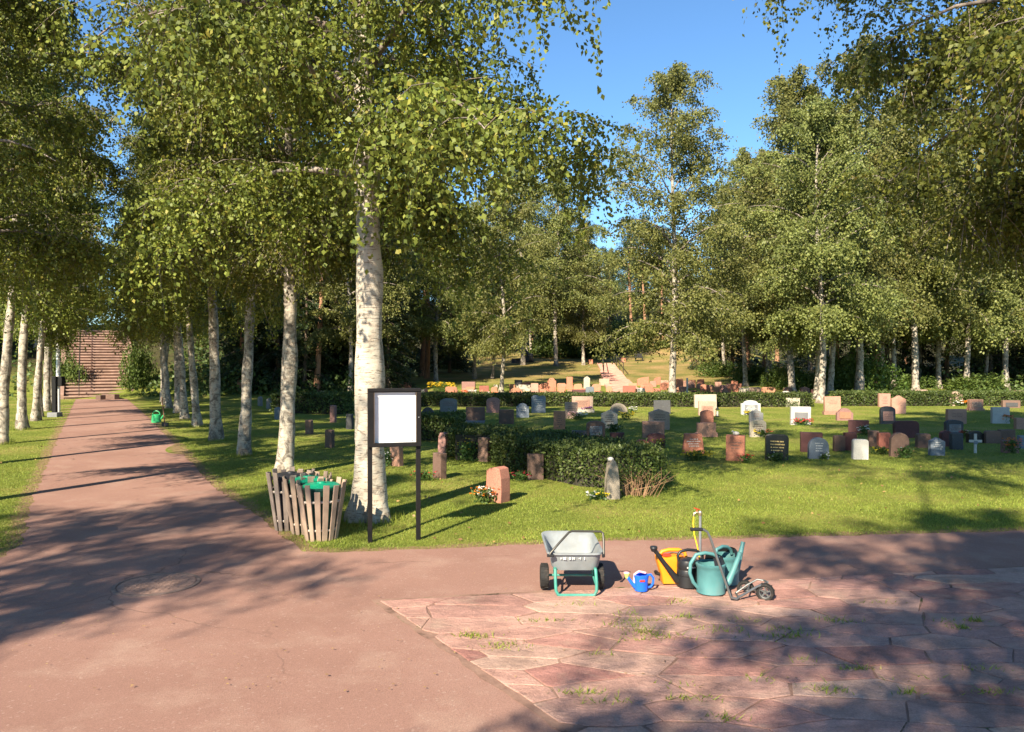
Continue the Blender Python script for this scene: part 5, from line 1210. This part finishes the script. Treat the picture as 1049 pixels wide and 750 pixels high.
def wheel(parent, c, r_, w, axis_yaw, hubm=None, spoke=True):
    """tyre with tread, hub and spokes; axle along local X turned by axis_yaw"""
    ty = MB().lathe([(r_ * .66, -w * .40), (r_ * .80, -w * .5), (r_ * .93, -w * .45), (r_, -w * .2), (r_, w * .2), (r_ * .93, w * .45), (r_ * .80, w * .5), (r_ * .66, w * .40), (r_ * .62, 0)], n=30, axis='X', cap=False)
    ty.f += [(8 * 30 + k, 8 * 30 + (k + 1) % 30, (k + 1) % 30, k) for k in range(30)]
    for k in range(22):
        a = 2 * math.pi * k / 22; ty.box((w * .2 * (-1) ** k, r_ * 1.0 * math.cos(a), r_ * 1.0 * math.sin(a)), (w * .42, r_ * .13, r_ * .06), rx=a + math.pi / 2)
    o = thing_part('wheel', ty, rub, parent); o.location = c; o.rotation_euler = (0, 0, axis_yaw)
    hb = MB().lathe([(r_ * .16, -w * .45), (r_ * .16, w * .45)], n=14, axis='X')
    for k in range(5): a = 2 * math.pi * k / 5 + .3; hb.box((0, r_ * .38 * math.cos(a), r_ * .38 * math.sin(a)), (w * .3, r_ * .55, r_ * .16), rx=a)
    hb.lathe([(r_ * .66, -w * .36), (r_ * .58, -w * .3), (r_ * .58, w * .3), (r_ * .66, w * .36)], n=30, axis='X', cap=False).build('hub', hubm or hub, o)
    return o
def thing_part(name, mb, mat, parent): return mb.build(name, mat, parent, True)
wheel(t, loc(784.5, 607, Y0 + .06), .074, .055, R(62)); wheel(t, loc(764.5, 604, Y0 + .27), .074, .05, R(62))
MB().tube([loc(784.5, 607, Y0 + .06), loc(764.5, 604, Y0 + .27)], .008, 8).build('axle', steel, t, True)

# ------------------------------------------------------------------ wheelbarrow cart
c = at(590, 613); Yb = c.y; t = thing('wheelbarrow', 'grey plastic two wheeled barrow cart on a green tube stand', 'wheelbarrow', (c.x, Yb, .008))
def lb(px, py, Y): return Vector(((px - CX) / F * Y - c.x, Y - Yb, EYE + (HZ - py) / F * Y - .008))
tubm = mat_plain('grey tub plastic', (.215, .235, .245), .5, 0, .2, 7, (.20, .19, .17))
def rrect(x0, x1, y0, y1, r_, z, n=5):
    o = []
    for cx_, cy_, a0 in ((x1 - r_, y1 - r_, 0), (x0 + r_, y1 - r_, 90), (x0 + r_, y0 + r_, 180), (x1 - r_, y0 + r_, 270)):
        for i in range(n + 1): a = R(a0 + 90 * i / n); o.append((cx_ + r_ * math.cos(a), cy_ + r_ * math.sin(a), z))
    return o
kx = Yb / F
L_ = [rrect(-.185, .19, .06, .50, .07, .205), rrect(-.20, .205, .05, .53, .075, .23), rrect(-.225, .225, .01, .60, .08, .345), rrect(-.245, .24, -.012, .64, .085, .352), rrect(-.245, .24, -.012, .64, .085, .368), rrect(-.232, .228, .0, .625, .08, .368), rrect(-.21, .212, .03, .58, .075, .345), rrect(-.175, .18, .075, .49, .065, .222)]
# the rear of the rim sweeps up
for li in (2, 3, 4, 5, 6):
    L_[li] = [(x - .03 * max(0, (y - .2) / .42), y, z + .045 * max(0, (y - .15) / .47) ** 1.2) for x, y, z in L_[li]]
n = len(L_[0]); vs = [p for l in L_ for p in l]; m = len(L_); fs = [(i * n + k, i * n + (k + 1) % n, (i + 1) * n + (k + 1) % n, (i + 1) * n + k) for i in range(m - 1) for k in range(n)] + [tuple(range(n)), tuple((m - 1) * n + k for k in range(n))]
tub = MB().add(vs, fs).build('tub', tubm, t, True)
mb = MB(); r = random.Random(5)
for x, w, h_ in [(-.125, .012, .012), (-.10, .016, .02), (-.085, .006, .024), (-.05, .014, .02), (-.028, .005, .022), (-.014, .008, .018), (.03, .008, .008), (.04, .004, .018), (.075, .006, .02)]: mb.box((x, .001 + .012 - .004, .318), (w, .006, h_), 0, R(-16))
mb.build('marking', M['pale'], tub)
gt = mat_plain('green tube paint', (.05, .24, .19), .5, 0, .2, 12, (.15, .12, .08))
MB().tube([(-.165, .2, .23), (-.172, .03, .215), (-.172, -.005, .12), (-.168, -.01, .05), (-.15, -.01, .016), (-.13, -.01, .012), (.14, -.01, .012), (.16, -.01, .016), (.176, -.01, .05), (.176, -.005, .12), (.172, .03, .215), (.165, .2, .23)], .0135, 10).build('stand', gt, t, True)
MB().tube([(-.165, .42, .215), (-.165, .3, .13), (-.172, .02, .1)], .010, 8).tube([(.165, .42, .215), (.165, .3, .13), (.172, .02, .1)], .010, 8).tube([(-.27, .2, .125), (.27, .2, .125)], .011, 10).tube([(-.165, .2, .125), (-.165, .2, .235)], .01, 8).tube([(.165, .2, .125), (.165, .2, .235)], .01, 8).build('axle_frame', gt, t, True)
MB().tube([lb(562.5, 570.5, Yb - .02), lb(564, 567, Yb - .02), lb(573, 556.5, Yb + .03), lb(583, 545.6, Yb + .08), lb(586, 544.4, Yb + .09), lb(615, 544.8, Yb + .09), lb(618, 546.5, Yb + .09), lb(618.6, 556, Yb + .05), lb(618.8, 571, Yb - .0)], .010, 10).build('handle', mat_plain('dark handle tube', (.075, .07, .06), .4, .5), t, True)
MB().box(tuple(lb(564, 569.5, Yb - .02)), (.06, .03, .022), bev=.004).build('hinge', blackp, t); MB().box(tuple(lb(618, 569.5, Yb)), (.02, .03, .03), bev=.004).build('hinge', blackp, t)
orr = mat_plain('rusty red rim', (.30, .09, .06), .6)
wheel(t, (-.258, .2, .117), .108, .075, 0, orr); wheel(t, (.222, .2, .117), .108, .07, 0, orr)

# ------------------------------------------------------------------ camera, sky, sun
cam = bpy.data.cameras.new('camera'); co = bpy.data.objects.new('camera', cam); COL.objects.link(co)
co.location = (0, 0, EYE); co.rotation_euler = (R(90) - math.atan2(375 - HZ, F), 0, 0)
cam.sensor_width = 36; cam.lens = F / 1049 * 36; cam.clip_end = 600; cam.clip_start = .05; S.camera = co
AZ, EL = R(26), R(34.5)                                                   # shadows run 26 degrees right of straight ahead
sd = Vector((-math.sin(AZ) * math.cos(EL), -math.cos(AZ) * math.cos(EL), math.sin(EL)))
sun = bpy.data.lights.new('sun', 'SUN'); sun.energy = 5.0; sun.angle = R(.55); sun.color = (1., .885, .69)
so = bpy.data.objects.new('sun', sun); COL.objects.link(so); so.rotation_euler = sd.to_track_quat('Z', 'Y').to_euler()
w = bpy.data.worlds.new('World'); S.world = w; w.use_nodes = True; nt = w.node_tree; nt.nodes.clear()
sky = nt.nodes.new('ShaderNodeTexSky'); sky.sky_type = 'NISHITA'; sky.sun_disc = False; sky.sun_elevation = EL; sky.sun_rotation = math.atan2(sd.x, sd.y); sky.air_density = 1.; sky.dust_density = .1; sky.ozone_density = 3.5
bg = nt.nodes.new('ShaderNodeBackground'); bg.inputs[1].default_value = .074; ou = nt.nodes.new('ShaderNodeOutputWorld')
tint = nt.nodes.new('ShaderNodeMix'); tint.data_type = 'RGBA'; tint.blend_type = 'MULTIPLY'; tint.inputs[0].default_value = 1; tint.inputs[7].default_value = (.74, .97, 1.10, 1); nt.links.new(sky.outputs[0], tint.inputs[6]); nt.links.new(tint.outputs[2], bg.inputs[0]); nt.links.new(bg.outputs[0], ou.inputs[0])
S.view_settings.view_transform = 'Standard'; S.view_settings.look = 'None'; S.view_settings.exposure = 1.42; S.view_settings.gamma = 1
S.view_settings.use_curve_mapping = False
S.cycles.max_bounces = 6; S.cycles.diffuse_bounces = 3; S.cycles.transmission_bounces = 3; S.cycles.glossy_bounces = 2; S.cycles.transparent_max_bounces = 4
